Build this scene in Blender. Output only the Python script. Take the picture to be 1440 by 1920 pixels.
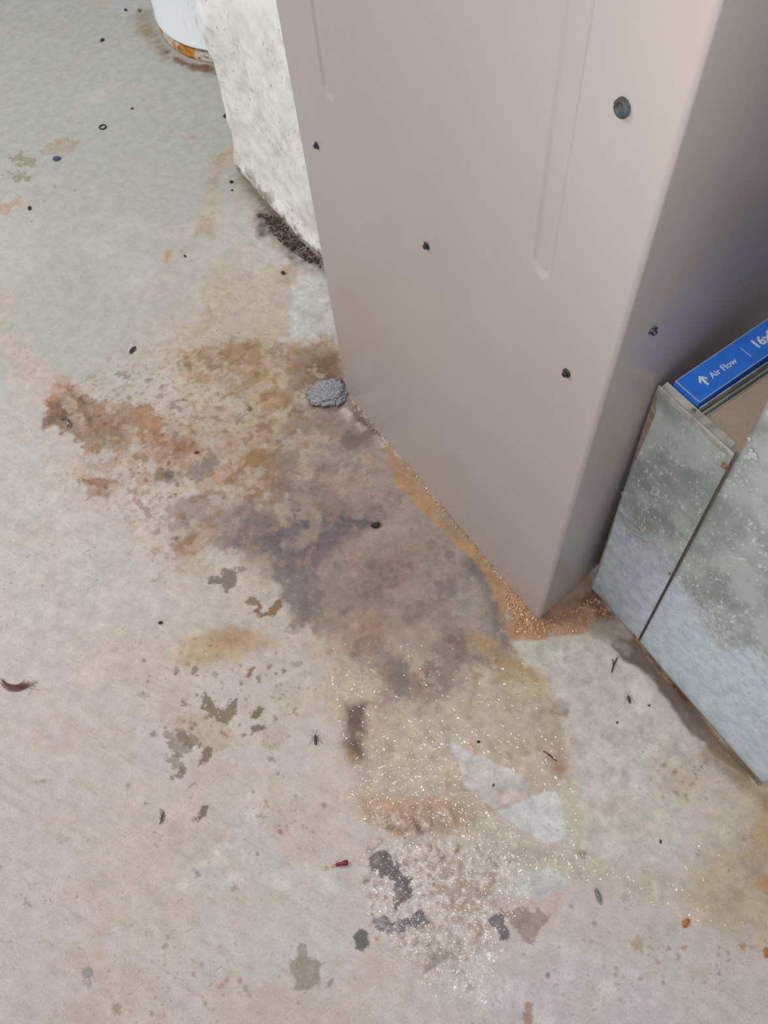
import bpy, bmesh, math, random
import numpy as np
from mathutils import Vector, Matrix

random.seed(7)
RS = np.random.RandomState(11)
for o in list(bpy.data.objects):
    bpy.data.objects.remove(o)
scene = bpy.context.scene
COL = scene.collection

# ------------------------------------------------------------------ camera
# world: +X runs along the front face of the furnace, +Y away behind it, floor at z = 0
FPX = 1442.0
CAMH = 1.45
RM = np.array([[0.5574511, -0.70613765, 0.43659809],
               [0.82723904, 0.51689389, -0.22021871],
               [-0.07017016, 0.48393215, 0.8722877]])
cam_d = bpy.data.cameras.new('camera')
cam = bpy.data.objects.new('camera', cam_d)
COL.objects.link(cam)
cam_d.sensor_fit = 'VERTICAL'
cam_d.sensor_height = 36.0
cam_d.lens = 36.0 * FPX / 1920.0
cam_d.clip_start = 0.02
M4 = Matrix([list(RM[i]) + [0] for i in range(3)] + [[0, 0, 0, 1]])
cam.matrix_world = Matrix.Translation((0, 0, CAMH)) @ M4
scene.camera = cam

# ------------------------------------------------------------------ world, lights, exposure
world = bpy.data.worlds.new('world')
scene.world = world
world.use_nodes = True
bg = world.node_tree.nodes['Background']
bg.inputs[0].default_value = (0.93, 0.96, 1.0, 1)
bg.inputs[1].default_value = 0.42


def area_light(name, loc, target, sx, sy, power, color):
    ld = bpy.data.lights.new(name, 'AREA')
    ld.shape = 'RECTANGLE'
    ld.size = sx
    ld.size_y = sy
    ld.energy = power
    ld.color = color
    o = bpy.data.objects.new(name, ld)
    COL.objects.link(o)
    o.location = loc
    d = Vector(target) - Vector(loc)
    o.rotation_euler = d.to_track_quat('-Z', 'Y').to_euler()
    return o


area_light('ceiling_tube_light', (-2.7, -1.4, 2.7), (-1.5, 0.2, 0.2), 1.6, 0.5, 55, (1.0, 0.985, 0.96))
fl_d = bpy.data.lights.new('phone_flash', 'POINT')
fl_d.energy = 18.0
fl_d.shadow_soft_size = 0.016
fl_d.color = (1.0, 0.97, 0.94)
fl_o = bpy.data.objects.new('phone_flash', fl_d)
COL.objects.link(fl_o)
fl_o.location = (-0.02, -0.03, CAMH + 0.02)

scene.view_settings.view_transform = 'Standard'
scene.view_settings.look = 'None'
scene.view_settings.gamma = 1
scene.view_settings.exposure = 0.09
scene.view_settings.use_curve_mapping = False


# ------------------------------------------------------------------ helpers
def lin(c):
    v = np.asarray(c, float) / 255.0
    return np.where(v <= 0.04045, v / 12.92, ((v + 0.055) / 1.055) ** 2.4)


def lc(r, g, b):
    return tuple(float(x) for x in lin((r, g, b))) + (1.0,)


def at(x, y, z=0.0):
    """point of the horizontal plane z seen at photo pixel x, y"""
    r = RM @ np.array([x - 720.0, -(y - 960.0), -FPX])
    t = (z - CAMH) / r[2]
    return Vector((r[0] * t, r[1] * t, z))


def on_y(x, y, y0):
    r = RM @ np.array([x - 720.0, -(y - 960.0), -FPX])
    t = y0 / r[1]
    return Vector((r[0] * t, y0, CAMH + r[2] * t))


def tag(o, label=None, cat=None, group=None, kind=None):
    if label: o['label'] = label
    if cat: o['category'] = cat
    if group: o['group'] = group
    if kind: o['kind'] = kind
    return o


def empty(name, loc):
    o = bpy.data.objects.new(name, None)
    COL.objects.link(o)
    o.location = loc
    o.empty_display_size = 0.1
    return o


def link_mesh(name, me, mat, parent=None, loc=None):
    """world-space mesh; when parented, keeps its world place"""
    o = bpy.data.objects.new(name, me)
    COL.objects.link(o)
    if mat is not None:
        me.materials.append(mat)
    if loc is not None:
        o.location = loc
    if parent is not None:
        o.parent = parent
        o.matrix_parent_inverse = Matrix.Translation(-world_loc(parent))
    return o


def world_loc(o):
    v = Vector(o.location)
    if o.parent is not None:
        v = v + world_loc(o.parent) + o.matrix_parent_inverse.translation
    return v


def from_bm(name, bm, mat, parent=None, smooth=False, loc=None):
    me = bpy.data.meshes.new(name)
    bmesh.ops.recalc_face_normals(bm, faces=bm.faces)
    bm.to_mesh(me)
    bm.free()
    if smooth:
        me.polygons.foreach_set('use_smooth', [True] * len(me.polygons))
    return link_mesh(name, me, mat, parent, loc)


def hexa(bm, p):
    """box from 8 points: bottom ring 0-3, top ring 4-7"""
    v = [bm.verts.new(q) for q in p]
    for f in ((3, 2, 1, 0), (4, 5, 6, 7), (0, 1, 5, 4), (1, 2, 6, 5), (2, 3, 7, 6), (3, 0, 4, 7)):
        bm.faces.new([v[i] for i in f])
    return v


def box(bm, x0, x1, y0, y1, z0, z1):
    return hexa(bm, [(x0, y0, z0), (x1, y0, z0), (x1, y1, z0), (x0, y1, z0),
                     (x0, y0, z1), (x1, y0, z1), (x1, y1, z1), (x0, y1, z1)])


def bevel(bm, w, seg=2):
    bmesh.ops.bevel(bm, geom=list(bm.edges), offset=w, segments=seg, affect='EDGES', profile=0.5)


def tube(bm, pts, rad, n=6):
    """tapering tube along points; rad a number or a list"""
    pts = [Vector(p) for p in pts]
    if not hasattr(rad, '__len__'):
        rad = [rad] * len(pts)
    rings = []
    for i, p in enumerate(pts):
        d = (pts[min(i + 1, len(pts) - 1)] - pts[max(i - 1, 0)])
        d = d.normalized() if d.length > 1e-9 else Vector((0, 0, 1))
        a = d.cross(Vector((0, 0, 1)))
        if a.length < 1e-3:
            a = d.cross(Vector((1, 0, 0)))
        a.normalize()
        b = d.cross(a)
        rings.append([bm.verts.new(p + rad[i] * (math.cos(2 * math.pi * k / n) * a + math.sin(2 * math.pi * k / n) * b)) for k in range(n)])
    for r0, r1 in zip(rings, rings[1:]):
        for k in range(n):
            bm.faces.new((r0[k], r0[(k + 1) % n], r1[(k + 1) % n], r1[k]))
    bm.faces.new(rings[0][::-1])
    bm.faces.new(rings[-1])


# --- numpy gradient-free value noise
def _hash(ix, iy, seed):
    h = (ix.astype(np.int64) * 374761393 + iy.astype(np.int64) * 668265263 + seed * 1442695041) & 0xffffffff
    h = ((h ^ (h >> 13)) * 1274126177) & 0xffffffff
    h = h ^ (h >> 16)
    return (h & 0xffff).astype(np.float32) / 65535.0


def vnoise(x, y, seed):
    ix = np.floor(x); iy = np.floor(y)
    fx = (x - ix).astype(np.float32); fy = (y - iy).astype(np.float32)
    fx = fx * fx * fx * (fx * (fx * 6 - 15) + 10); fy = fy * fy * fy * (fy * (fy * 6 - 15) + 10)
    a = _hash(ix, iy, seed); b = _hash(ix + 1, iy, seed)
    c = _hash(ix, iy + 1, seed); d = _hash(ix + 1, iy + 1, seed)
    return (a + (b - a) * fx) * (1 - fy) + (c + (d - c) * fx) * fy


def fbm(x, y, scale, octv, seed, gain=0.5):
    s = 0; amp = 1.0; tot = 0
    c, sn = 0.8, 0.6
    for o in range(octv):
        s = s + amp * vnoise(x * scale + 17.3 * o, y * scale - 9.1 * o, seed + o * 13)
        tot += amp
        amp *= gain
        x, y = x * c - y * sn, x * sn + y * c
        scale *= 2.03
    return s / tot - 0.5          # about -0.35..0.35


def sstep(a, b, x):
    t = np.clip((x - a) / (b - a), 0, 1)
    return t * t * (3 - 2 * t)


# --- node helpers
class NT:
    def __init__(self, name):
        self.m = bpy.data.materials.new(name)
        self.m.use_nodes = True
        self.t = self.m.node_tree
        self.n = self.t.nodes
        self.b = self.n['Principled BSDF']
        self.co = self.n.new('ShaderNodeTexCoord').outputs['Object']

    def link(self, a, b):
        self.t.links.new(a, b)

    def set(self, sock, v):
        if hasattr(v, 'is_output'):
            self.link(v, self.b.inputs[sock])
        else:
            self.b.inputs[sock].default_value = v

    def mapping(self, scale, rot=(0, 0, 0), loc=(0, 0, 0)):
        k = self.n.new('ShaderNodeMapping')
        self.link(self.co, k.inputs[0])
        k.inputs['Scale'].default_value = scale
        k.inputs['Rotation'].default_value = rot
        k.inputs['Location'].default_value = loc
        return k.outputs[0]

    def noise(self, scale, detail=4, rough=0.55, vec=None, dist=0.0):
        k = self.n.new('ShaderNodeTexNoise')
        self.link(vec or self.co, k.inputs['Vector'])
        k.inputs['Scale'].default_value = scale
        k.inputs['Detail'].default_value = detail
        k.inputs['Roughness'].default_value = rough
        k.inputs['Distortion'].default_value = dist
        return k.outputs[0]

    def voro(self, scale, vec=None, feature='F1', out='Distance'):
        k = self.n.new('ShaderNodeTexVoronoi')
        k.feature = feature
        self.link(vec or self.co, k.inputs['Vector'])
        k.inputs['Scale'].default_value = scale
        return k.outputs[out]

    def ramp(self, fac, a, b, lo=0.0, hi=1.0):
        k = self.n.new('ShaderNodeMapRange')
        k.interpolation_type = 'SMOOTHSTEP'
        self.link(fac, k.inputs[0])
        k.inputs[1].default_value = a
        k.inputs[2].default_value = b
        k.inputs[3].default_value = lo
        k.inputs[4].default_value = hi
        return k.outputs[0]

    def math(self, op, a, b=None):
        k = self.n.new('ShaderNodeMath')
        k.operation = op
        for i, v in enumerate((a, b)):
            if v is None:
                continue
            if hasattr(v, 'is_output'):
                self.link(v, k.inputs[i])
            else:
                k.inputs[i].default_value = v
        return k.outputs[0]

    def mix(self, fac, a, b, mode='MIX'):
        k = self.n.new('ShaderNodeMix')
        k.data_type = 'RGBA'
        k.blend_type = mode
        for s, v in ((k.inputs[0], fac), (k.inputs[6], a), (k.inputs[7], b)):
            if hasattr(v, 'is_output'):
                self.link(v, s)
            else:
                s.default_value = v
        return k.outputs[2]

    def sep(self, vec=None):
        k = self.n.new('ShaderNodeSeparateXYZ')
        self.link(vec or self.co, k.inputs[0])
        return k.outputs

    def bump(self, h, strength, dist, to='Normal', prev=None):
        k = self.n.new('ShaderNodeBump')
        self.link(h, k.inputs['Height'])
        if hasattr(strength, 'is_output'):
            self.link(strength, k.inputs['Strength'])
        else:
            k.inputs['Strength'].default_value = strength
        if hasattr(dist, 'is_output'):
            self.link(dist, k.inputs['Distance'])
        else:
            k.inputs['Distance'].default_value = dist
        if prev is not None:
            self.link(prev, k.inputs['Normal'])
        if to:
            self.link(k.outputs[0], self.b.inputs[to])
        return k.outputs[0]


def simple_mat(name, c1, c2, scale, rough=0.6, metal=0.0, bumpd=0.0005, coat=0.0):
    k = NT(name)
    n = k.noise(scale, 5)
    k.set('Base Color', k.mix(k.ramp(n, 0.35, 0.65), lc(*c1), lc(*c2)))
    k.set('Roughness', rough)
    k.set('Metallic', metal)
    if coat:
        k.set('Coat Weight', coat)
        k.set('Coat Roughness', 0.08)
    k.bump(k.noise(scale * 3, 4), 0.5, bumpd)
    return k.m


# ================================================================== FLOOR
def axis(segs):
    out = []
    for a, b, s in segs:
        n = max(1, int(round((b - a) / s)))
        out += list(a + (b - a) * np.arange(n) / n)
    out.append(segs[-1][1])
    return np.array(out)


GX = axis([(-6.0, -3.6, 0.08), (-3.6, -2.2, 0.0055), (-2.2, -1.5, 0.0035), (-1.5, 0.40, 0.0021), (0.40, 1.6, 0.06)])
GY = axis([(-2.2, -0.72, 0.06), (-0.72, 0.52, 0.0021), (0.52, 0.72, 0.0026), (0.72, 1.15, 0.008), (1.15, 2.6, 0.06)])
NX, NY = len(GX), len(GY)
PX, PY = np.meshgrid(GX, GY, indexing='ij')
NA = fbm(PX, PY, 9, 5, 1).astype(np.float32)
NB = fbm(PX, PY, 34, 4, 2).astype(np.float32)
NC = fbm(PX, PY, 120, 3, 3).astype(np.float32)
ND = fbm(PX, PY, 15, 4, 4).astype(np.float32)
NE = fbm(PX, PY, 60, 3, 5).astype(np.float32)
NR = fbm(PX, PY, 75, 4, 9, 0.75).astype(np.float32)
NF = fbm(PX, PY, 4, 4, 6).astype(np.float32)
# brushed / wiped direction noise
NS = fbm(PX * 0.9 + PY * 0.5, (PY * 0.9 - PX * 0.5) * 6, 14, 3, 8).astype(np.float32)

green = lin((183, 184, 177)); pink = lin((203, 191, 186)); cool = lin((199, 196, 192)); tanw = lin((196, 178, 162))
tfar = sstep(-1.15, -1.75, PX + 0.35 * PY + 0.5 * NF)[..., None]
ALB = pink * (1 - tfar) + green * tfar
near = (1 - tfar[..., 0])
k = sstep(0.0, 0.22, NF + 0.35 * NA)[..., None] * 0.55
ALB = ALB * (1 - k) + cool * k
k = (sstep(0.03, 0.26, ND + 0.3 * NE) * (0.10 + 0.42 * near))[..., None]
ALB = ALB * (1 - k) + tanw * k
k = (sstep(0.06, 0.25, -NS + 0.4 * NB) * (0.05 + 0.25 * near))[..., None]
ALB = ALB * (1 - k) + lin((176, 166, 158)) * k
ALB = ALB * (1 + 0.10 * NB + 0.10 * NC)[..., None]
WET = np.zeros((NX, NY), np.float32)
CRU = np.zeros((NX, NY), np.float32)
CHP = np.zeros((NX, NY), np.float32)
HGT = (0.0012 * NF + 0.0006 * NA + 0.0002 * NB).astype(np.float32)


def shape(pts, soft, warp, fine=False):
    """soft polygon mask on the floor, given by photo pixels; returns slices and mask"""
    P = np.array([at(x, y)[:2] for x, y in pts])
    m = soft + warp + 0.004
    i0 = max(0, np.searchsorted(GX, P[:, 0].min() - m) - 1); i1 = min(NX, np.searchsorted(GX, P[:, 0].max() + m) + 1)
    j0 = max(0, np.searchsorted(GY, P[:, 1].min() - m) - 1); j1 = min(NY, np.searchsorted(GY, P[:, 1].max() + m) + 1)
    sl = (slice(i0, i1), slice(j0, j1))
    x = PX[sl]; y = PY[sl]
    d2 = np.full(x.shape, 1e9); ins = np.zeros(x.shape, bool)
    for (ax, ay), (bx, by) in zip(P, np.roll(P, -1, 0)):
        ex, ey = bx - ax, by - ay
        t = np.clip(((x - ax) * ex + (y - ay) * ey) / (ex * ex + ey * ey + 1e-12), 0, 1)
        d2 = np.minimum(d2, (x - ax - t * ex) ** 2 + (y - ay - t * ey) ** 2)
        c = (ay > y) != (by > y)
        if ey != 0:
            ins ^= c & (x < ax + (y - ay) * ex / ey)
    sd = np.sqrt(d2) * np.where(ins, 1, -1)
    w = warp / 0.3
    if fine:
        sd = sd + w * (0.55 * NB[sl] + 1.0 * NR[sl])
    else:
        sd = sd + w * (0.55 * NA[sl] + 0.5 * NB[sl] + 0.45 * NE[sl])
    return sl, sstep(-soft, soft, sd)


def S(col, pts, a=0.7, soft=0.012, warp=0.015, brk=0.0, wet=None, f=0):
    sl, m = shape(pts, soft, warp)
    n = (ND, NB, NE, NA, NC)[f][sl]
    k = m * a
    if brk:
        k = k * (1 - brk + brk * sstep(-0.12, 0.12, n))
    kk = k[..., None]
    c = lin(col)
    c = c * 0.86 + 0.14 * (c @ np.array([0.3, 0.59, 0.11]))
    c = c * (1 + 0.35 * NB[sl] + 0.28 * NC[sl] + 0.4 * NE[sl])[..., None]
    ALB[sl] = ALB[sl] * (1 - kk) + c * kk
    if wet is not None:
        WET[sl] = np.maximum(WET[sl], m * wet) if wet > 0 else WET[sl] * (1 - m * (-wet))


def CH(col, pts, a=0.85, depth=0.0007, warp=0.006, soft=0.0016, brk=0.0):
    """a flake of paint gone: bare concrete a little lower than the paint"""
    sl, m = shape(pts, soft, warp, True)
    if brk:
        m = m * (1 - brk * sstep(-0.02, 0.08, NE[sl] + 0.6 * NB[sl]))
    kk = (m * a)[..., None]
    c = lin(col) * (1 + 0.35 * NC[sl] + 0.2 * NB[sl])[..., None]
    ALB[sl] = ALB[sl] * (1 - kk) + c * kk
    CHP[sl] = np.maximum(CHP[sl], m)
    HGT[sl] -= (depth * m).astype(np.float32)


def line(pts, w):
    """polyline to a band polygon; w = half width in pixels at each point"""
    L, Rr = [], []
    for i, (x, y) in enumerate(pts):
        x0, y0 = pts[max(0, i - 1)]; x1, y1 = pts[min(len(pts) - 1, i + 1)]
        dx, dy = x1 - x0, y1 - y0
        q = math.hypot(dx, dy) or 1
        ww = w[i] if hasattr(w, '__len__') else w
        L.append((x - dy / q * ww, y + dx / q * ww)); Rr.append((x + dy / q * ww, y - dx / q * ww))
    return L + Rr[::-1]


def ell(cx, cy, rx, ry, rot=0, n=12):
    c, s = math.cos(math.radians(rot)), math.sin(math.radians(rot))
    return [(cx + c * rx * math.cos(t) - s * ry * math.sin(t), cy + s * rx * math.cos(t) + c * ry * math.sin(t))
            for t in [2 * math.pi * i / n for i in range(n)]]


# --- broad washes ---------------------------------------------------
S((208, 178, 163), [(0, 610), (50, 640), (110, 700), (150, 735), (110, 770), (60, 735), (0, 700)], 0.65, 0.03, 0.03, 0.35)
S((205, 176, 160), [(-20, 540), (20, 545), (35, 580), (0, 610), (-30, 600)], 0.5, 0.03, 0.02)
S((204, 196, 190), [(40, 860), (330, 960), (330, 1180), (200, 1300), (0, 1250), (-50, 900)], 0.35, 0.06, 0.05)
S((193, 176, 150), [(395, 500), (545, 495), (545, 560), (535, 640), (635, 640), (645, 740), (560, 870), (470, 880), (380, 800), (330, 740), (300, 650), (360, 610)], 0.75, 0.02, 0.03, 0.2)
S((201, 203, 198), [(548, 525), (606, 505), (634, 636), (545, 636)], 0.85, 0.006, 0.012)
S((188, 160, 136), [(290, 780), (400, 750), (480, 800), (560, 880), (540, 960), (420, 960), (330, 900), (270, 860)], 0.75, 0.025, 0.03, 0.3)
S((197, 186, 164), [(350, 1010), (440, 1000), (540, 1060), (600, 1150), (660, 1230), (650, 1400), (600, 1300), (540, 1380), (470, 1260), (330, 1250), (350, 1120)], 0.68, 0.028, 0.03, 0.2)
S((196, 176, 150), [(640, 1180), (960, 1200), (1030, 1270), (1060, 1390), (1085, 1480), (1040, 1500), (960, 1480), (930, 1520), (870, 1570), (760, 1580), (680, 1560), (650, 1500), (655, 1420), (600, 1310)], 0.85, 0.012, 0.02, 0.15, wet=0.85)
S((196, 185, 162), [(860, 1520), (930, 1530), (1010, 1585), (1100, 1595), (1200, 1640), (1280, 1630), (1340, 1540), (1440, 1430), (1470, 1480), (1470, 1760), (1330, 1730), (1230, 1690), (1100, 1660), (960, 1640), (850, 1590)], 0.85, 0.012, 0.018, 0.1, wet=0.8)
S((190, 156, 116), [(1380, 1570), (1470, 1520), (1470, 1750), (1350, 1725), (1290, 1680)], 0.7, 0.03, 0.03, 0.2)
S((186, 146, 78), [(1410, 1520), (1470, 1470), (1470, 1600), (1420, 1600)], 0.55, 0.03, 0.02)
S((186, 130, 66), ell(1440, 1655, 18, 12), 0.7, 0.012, 0.006)
S((202, 192, 166), line([(1035, 1440), (1065, 1470), (1075, 1530), (1078, 1590)], [14, 16, 13, 18]), 0.8, 0.005, 0.006, wet=0.8)
S((206, 198, 191), [(1030, 1220), (1130, 1205), (1180, 1235), (1280, 1370), (1320, 1440), (1300, 1540), (1240, 1625), (1130, 1610), (1090, 1585), (1085, 1480), (1070, 1420), (1050, 1330)], 0.9, 0.007, 0.01, wet=-0.95)
S((190, 168, 140), [(1240, 1400), (1330, 1400), (1330, 1480), (1290, 1520), (1240, 1480)], 0.65, 0.025, 0.03, 0.6, f=1)
S((199, 184, 158), [(1300, 1330), (1420, 1470), (1380, 1560), (1310, 1540), (1330, 1450)], 0.7, 0.02, 0.02, 0.2, wet=0.6)
S((198, 182, 156), [(1070, 1490), (1170, 1490), (1290, 1560), (1220, 1590), (1110, 1560)], 0.35, 0.02, 0.02, 0.3)
S((205, 190, 180), [(1180, 1720), (1320, 1720), (1250, 1760), (1190, 1760)], 0.45, 0.012, 0.012)
S((205, 203, 199), [(960, 1640), (1030, 1628), (1070, 1655), (1010, 1695), (950, 1680)], 0.9, 0.004, 0.006, wet=-0.95)
S((205, 182, 168), [(1070, 1660), (1045, 1730), (1000, 1760), (940, 1740), (935, 1680), (1010, 1690)], 0.75, 0.006, 0.01, wet=-0.9)
S((200, 204, 205), [(1040, 1760), (1230, 1780), (1300, 1900), (1250, 2000), (950, 2000), (900, 1880)], 0.45, 0.05, 0.03)
S((186, 164, 146), [(400, 1840), (640, 1850), (700, 1930), (420, 1940)], 0.5, 0.04, 0.04, 0.7, f=1)
S((196, 180, 165), [(200, 1500), (420, 1460), (480, 1640), (330, 1760), (180, 1690)], 0.35, 0.05, 0.05, 0.5)
S((200, 176, 160), [(120, 1190), (260, 1210), (270, 1290), (140, 1290)], 0.4, 0.03, 0.03, 0.5)
S((202, 178, 163), [(600, 1450), (660, 1480), (640, 1600), (560, 1640), (520, 1560)], 0.5, 0.03, 0.03, 0.5)
for p in (line([(410, 1415), (470, 1420), (488, 1460), (470, 1530), (430, 1590), (360, 1660), (300, 1665)], [7, 9, 10, 10, 12, 10, 8]),
          line([(400, 1660), (480, 1640), (640, 1650)], [14, 12, 20])):
    S((210, 204, 200), p, 0.55, 0.012, 0.01, 0.3)

# --- rust and brown ---------------------------------------------------
S((170, 131, 88), [(345, 660), (440, 650), (560, 640), (640, 645), (648, 735), (570, 745), (545, 800), (520, 860), (475, 850), (480, 780), (420, 740), (360, 700)], 0.78, 0.018, 0.03, 0.45)
S((118, 84, 60), [(555, 660), (640, 655), (650, 740), (600, 722), (560, 735), (530, 770)], 0.7, 0.022, 0.015, 0.3)
S((154, 114, 78), [(95, 750), (140, 725), (190, 750), (250, 745), (300, 765), (312, 800), (290, 830), (230, 850), (170, 850), (140, 830), (85, 800)], 0.88, 0.008, 0.022, 0.25, wet=0.12, f=1)
S((176, 132, 90), [(240, 760), (310, 775), (305, 815), (250, 830)], 0.7, 0.012, 0.012)
S((110, 74, 44), [(100, 760), (145, 738), (180, 770), (170, 800), (110, 808), (82, 795)], 0.75, 0.008, 0.018, 0.45, f=1)
S((120, 82, 52), [(180, 790), (250, 800), (225, 840), (170, 820)], 0.6, 0.008, 0.02, 0.75, f=2)
S((185, 130, 98), [(100, 705), (130, 705), (130, 750), (95, 745)], 0.7, 0.008, 0.012, 0.4, f=1)
S((180, 142, 112), [(170, 830), (290, 800), (420, 810), (470, 850), (420, 900), (330, 880), (250, 930), (160, 930), (150, 900)], 0.75, 0.014, 0.03, 0.75, f=1, wet=0.1)
S((150, 102, 58), [(285, 805), (370, 815), (385, 845), (330, 860), (290, 850)], 0.75, 0.010, 0.02, 0.5, f=1)
S((146, 100, 56), [(150, 905), (180, 895), (240, 905), (215, 935), (160, 942)], 0.85, 0.006, 0.018, 0.45, f=1)
S((150, 106, 62), [(470, 850), (560, 860), (560, 905), (530, 945), (450, 940), (430, 900)], 0.8, 0.012, 0.02, 0.45, f=1)
S((120, 98, 84), [(290, 880), (340, 885), (330, 910), (290, 905)], 0.7, 0.008, 0.012, 0.3)
S((152, 126, 116), [(300, 945), (380, 925), (470, 935), (520, 990), (480, 1040), (400, 1030), (340, 1030), (320, 990)], 0.72, 0.018, 0.03, 0.25)
S((165, 115, 76), [(335, 1010), (405, 985), (395, 1020), (350, 1050), (330, 1050)], 0.72, 0.01, 0.015, 0.3)
S((198, 190, 172), [(385, 1020), (450, 1010), (480, 1050), (430, 1060), (370, 1060)], 0.5, 0.02, 0.015)
# hazy wet centre: brown stains, with a cloudy reflection painted in as grey-violet
S((150, 130, 119), [(560, 750), (640, 760), (700, 800), (760, 890), (850, 1000), (930, 1100), (960, 1220), (880, 1230), (840, 1290), (760, 1330), (640, 1210), (560, 1150), (520, 1080), (450, 1030), (470, 960), (540, 900), (520, 830)], 0.88, 0.022, 0.03, 0.12, wet=0.12)
S((172, 146, 130), [(560, 860), (660, 870), (760, 930), (740, 965), (640, 950), (560, 930)], 0.6, 0.028, 0.03, 0.3)
S((104, 97, 102), [(500, 965), (580, 940), (690, 965), (715, 985), (660, 1010), (610, 1040), (590, 1100), (585, 1165), (550, 1150), (525, 1060), (490, 1010), (440, 1015)], 0.8, 0.028, 0.03, 0.25)
S((84, 82, 84), line([(560, 970), (640, 972), (705, 985)], [14, 10, 8]), 0.6, 0.014, 0.015, 0.3)
S((166, 129, 112), [(650, 1030), (770, 1020), (790, 1090), (720, 1140), (640, 1110)], 0.62, 0.028, 0.03, 0.3)
S((118, 108, 108), [(590, 1080), (760, 1060), (800, 1100), (700, 1190), (620, 1200), (590, 1160)], 0.5, 0.03, 0.03, 0.4)
S((180, 140, 112), [(650, 1150), (780, 1140), (820, 1200), (720, 1230), (640, 1220), (580, 1220)], 0.65, 0.022, 0.03, 0.4)
S((168, 162, 152), [(820, 1050), (880, 1040), (920, 1100), (915, 1160), (860, 1150)], 0.6, 0.02, 0.02, 0.35)
S((104, 96, 92), line([(875, 1050), (915, 1090), (935, 1160), (950, 1215)], [10, 12, 12, 8]), 0.65, 0.012, 0.012, 0.2)
S((150, 120, 108), [(780, 1200), (860, 1200), (850, 1290), (790, 1330), (750, 1290)], 0.6, 0.02, 0.02, 0.3, wet=0.8)
S((128, 118, 114), [(705, 1250), (745, 1232), (775, 1245), (770, 1280), (745, 1330), (700, 1322), (715, 1285)], 0.8, 0.009, 0.012, 0.1, wet=0.8)
S((104, 70, 58), [(648, 1322), (686, 1318), (690, 1390), (696, 1428), (660, 1438), (636, 1402)], 0.92, 0.012, 0.012, 0.2, wet=0.7)
S((178, 132, 82), [(625, 1390), (660, 1400), (680, 1440), (640, 1430)], 0.5, 0.012, 0.012)
S((182, 148, 92), line([(880, 1195), (930, 1225), (985, 1265), (1010, 1285)], [14, 12, 16, 10]), 0.8, 0.009, 0.010, 0.15, wet=0.9)
S((192, 170, 122), [(930, 1260), (1020, 1275), (1025, 1310), (950, 1320)], 0.6, 0.014, 0.012, wet=0.9)
S((202, 199, 186), [(960, 1205), (1130, 1190), (1150, 1205), (1060, 1225), (1030, 1260), (985, 1240)], 0.85, 0.007, 0.010, wet=0.5)
S((176, 118, 92), line([(735, 1240), (720, 1300), (712, 1400)], [10, 14, 12]), 0.35, 0.02, 0.02, 0.4)
S((194, 164, 128), [(345, 1205), (430, 1172), (490, 1180), (520, 1210), (440, 1240), (332, 1243)], 0.8, 0.009, 0.012, 0.1)
S((172, 126, 82), [(400, 1185), (470, 1175), (470, 1215), (400, 1215)], 0.45, 0.015, 0.012)
S((185, 130, 100), [(1000, 1400), (1060, 1405), (1062, 1450), (1030, 1460)], 0.6, 0.012, 0.012, 0.3)
S((178, 122, 62), ell(1048, 1440, 16, 20), 0.6, 0.010, 0.008, wet=0.7)
S((180, 150, 125), [(1000, 1320), (1060, 1330), (1050, 1400), (990, 1390)], 0.5, 0.012, 0.016, 0.5, f=1)
S((120, 104, 88), [(1030, 1312), (1068, 1316), (1062, 1345), (1035, 1338)], 0.55, 0.006, 0.010, 0.5, f=2)
# --- blotches over the whole stained zone ---
FG = fbm(PX, PY, 22, 5, 71, 0.6).astype(np.float32); FK = fbm(PX, PY, 48, 4, 77, 0.6).astype(np.float32); FM = fbm(PX, PY, 95, 3, 83, 0.6).astype(np.float32)


def BL(col, pts, field, lo, hi, a, soft=0.05, warp=0.05):
    sl, m = shape(pts, soft, warp)
    kk = (m * a * sstep(lo, hi, field[sl]))[..., None]
    ALB[sl] = ALB[sl] * (1 - kk) + lin(col) * kk


Z1 = [(90, 740), (330, 640), (640, 640), (720, 830), (560, 960), (330, 1060), (150, 930)]
Z2 = [(480, 880), (640, 770), (730, 840), (960, 1210), (840, 1330), (640, 1240), (520, 1090), (340, 1040)]
Z3 = [(640, 1220), (960, 1220), (1060, 1400), (1000, 1500), (860, 1570), (690, 1560), (640, 1440)]
BL((122, 94, 68), Z1, FK, 0.05, 0.22, 0.5)
BL((206, 188, 170), Z1, -FG, 0.04, 0.20, 0.55)
BL((162, 130, 96), Z1, FM, 0.06, 0.2, 0.45)
BL((180, 160, 146), Z2, -FG, 0.03, 0.2, 0.5)
BL((110, 98, 98), Z2, FG, 0.05, 0.22, 0.5)
BL((168, 140, 122), Z2, FK, 0.06, 0.22, 0.45)
BL((208, 192, 172), Z3, -FG, 0.04, 0.2, 0.5)
BL((164, 132, 106), Z3, FK, 0.06, 0.22, 0.4)
# clean islands inside the wash
S((207, 200, 196), [(826, 1382), (850, 1392), (930, 1432), (1000, 1466), (985, 1488), (930, 1515), (900, 1500), (870, 1470), (865, 1440), (840, 1408)], 0.95, 0.004, 0.005, wet=-0.97)
S((212, 209, 206), [(932, 1522), (1000, 1494), (1040, 1478), (1052, 1500), (1062, 1572), (1020, 1580)], 0.97, 0.003, 0.004, wet=-0.97)
S((206, 186, 172), [(900, 1478), (985, 1470), (985, 1495), (940, 1512)], 0.6, 0.006, 0.01)
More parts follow.
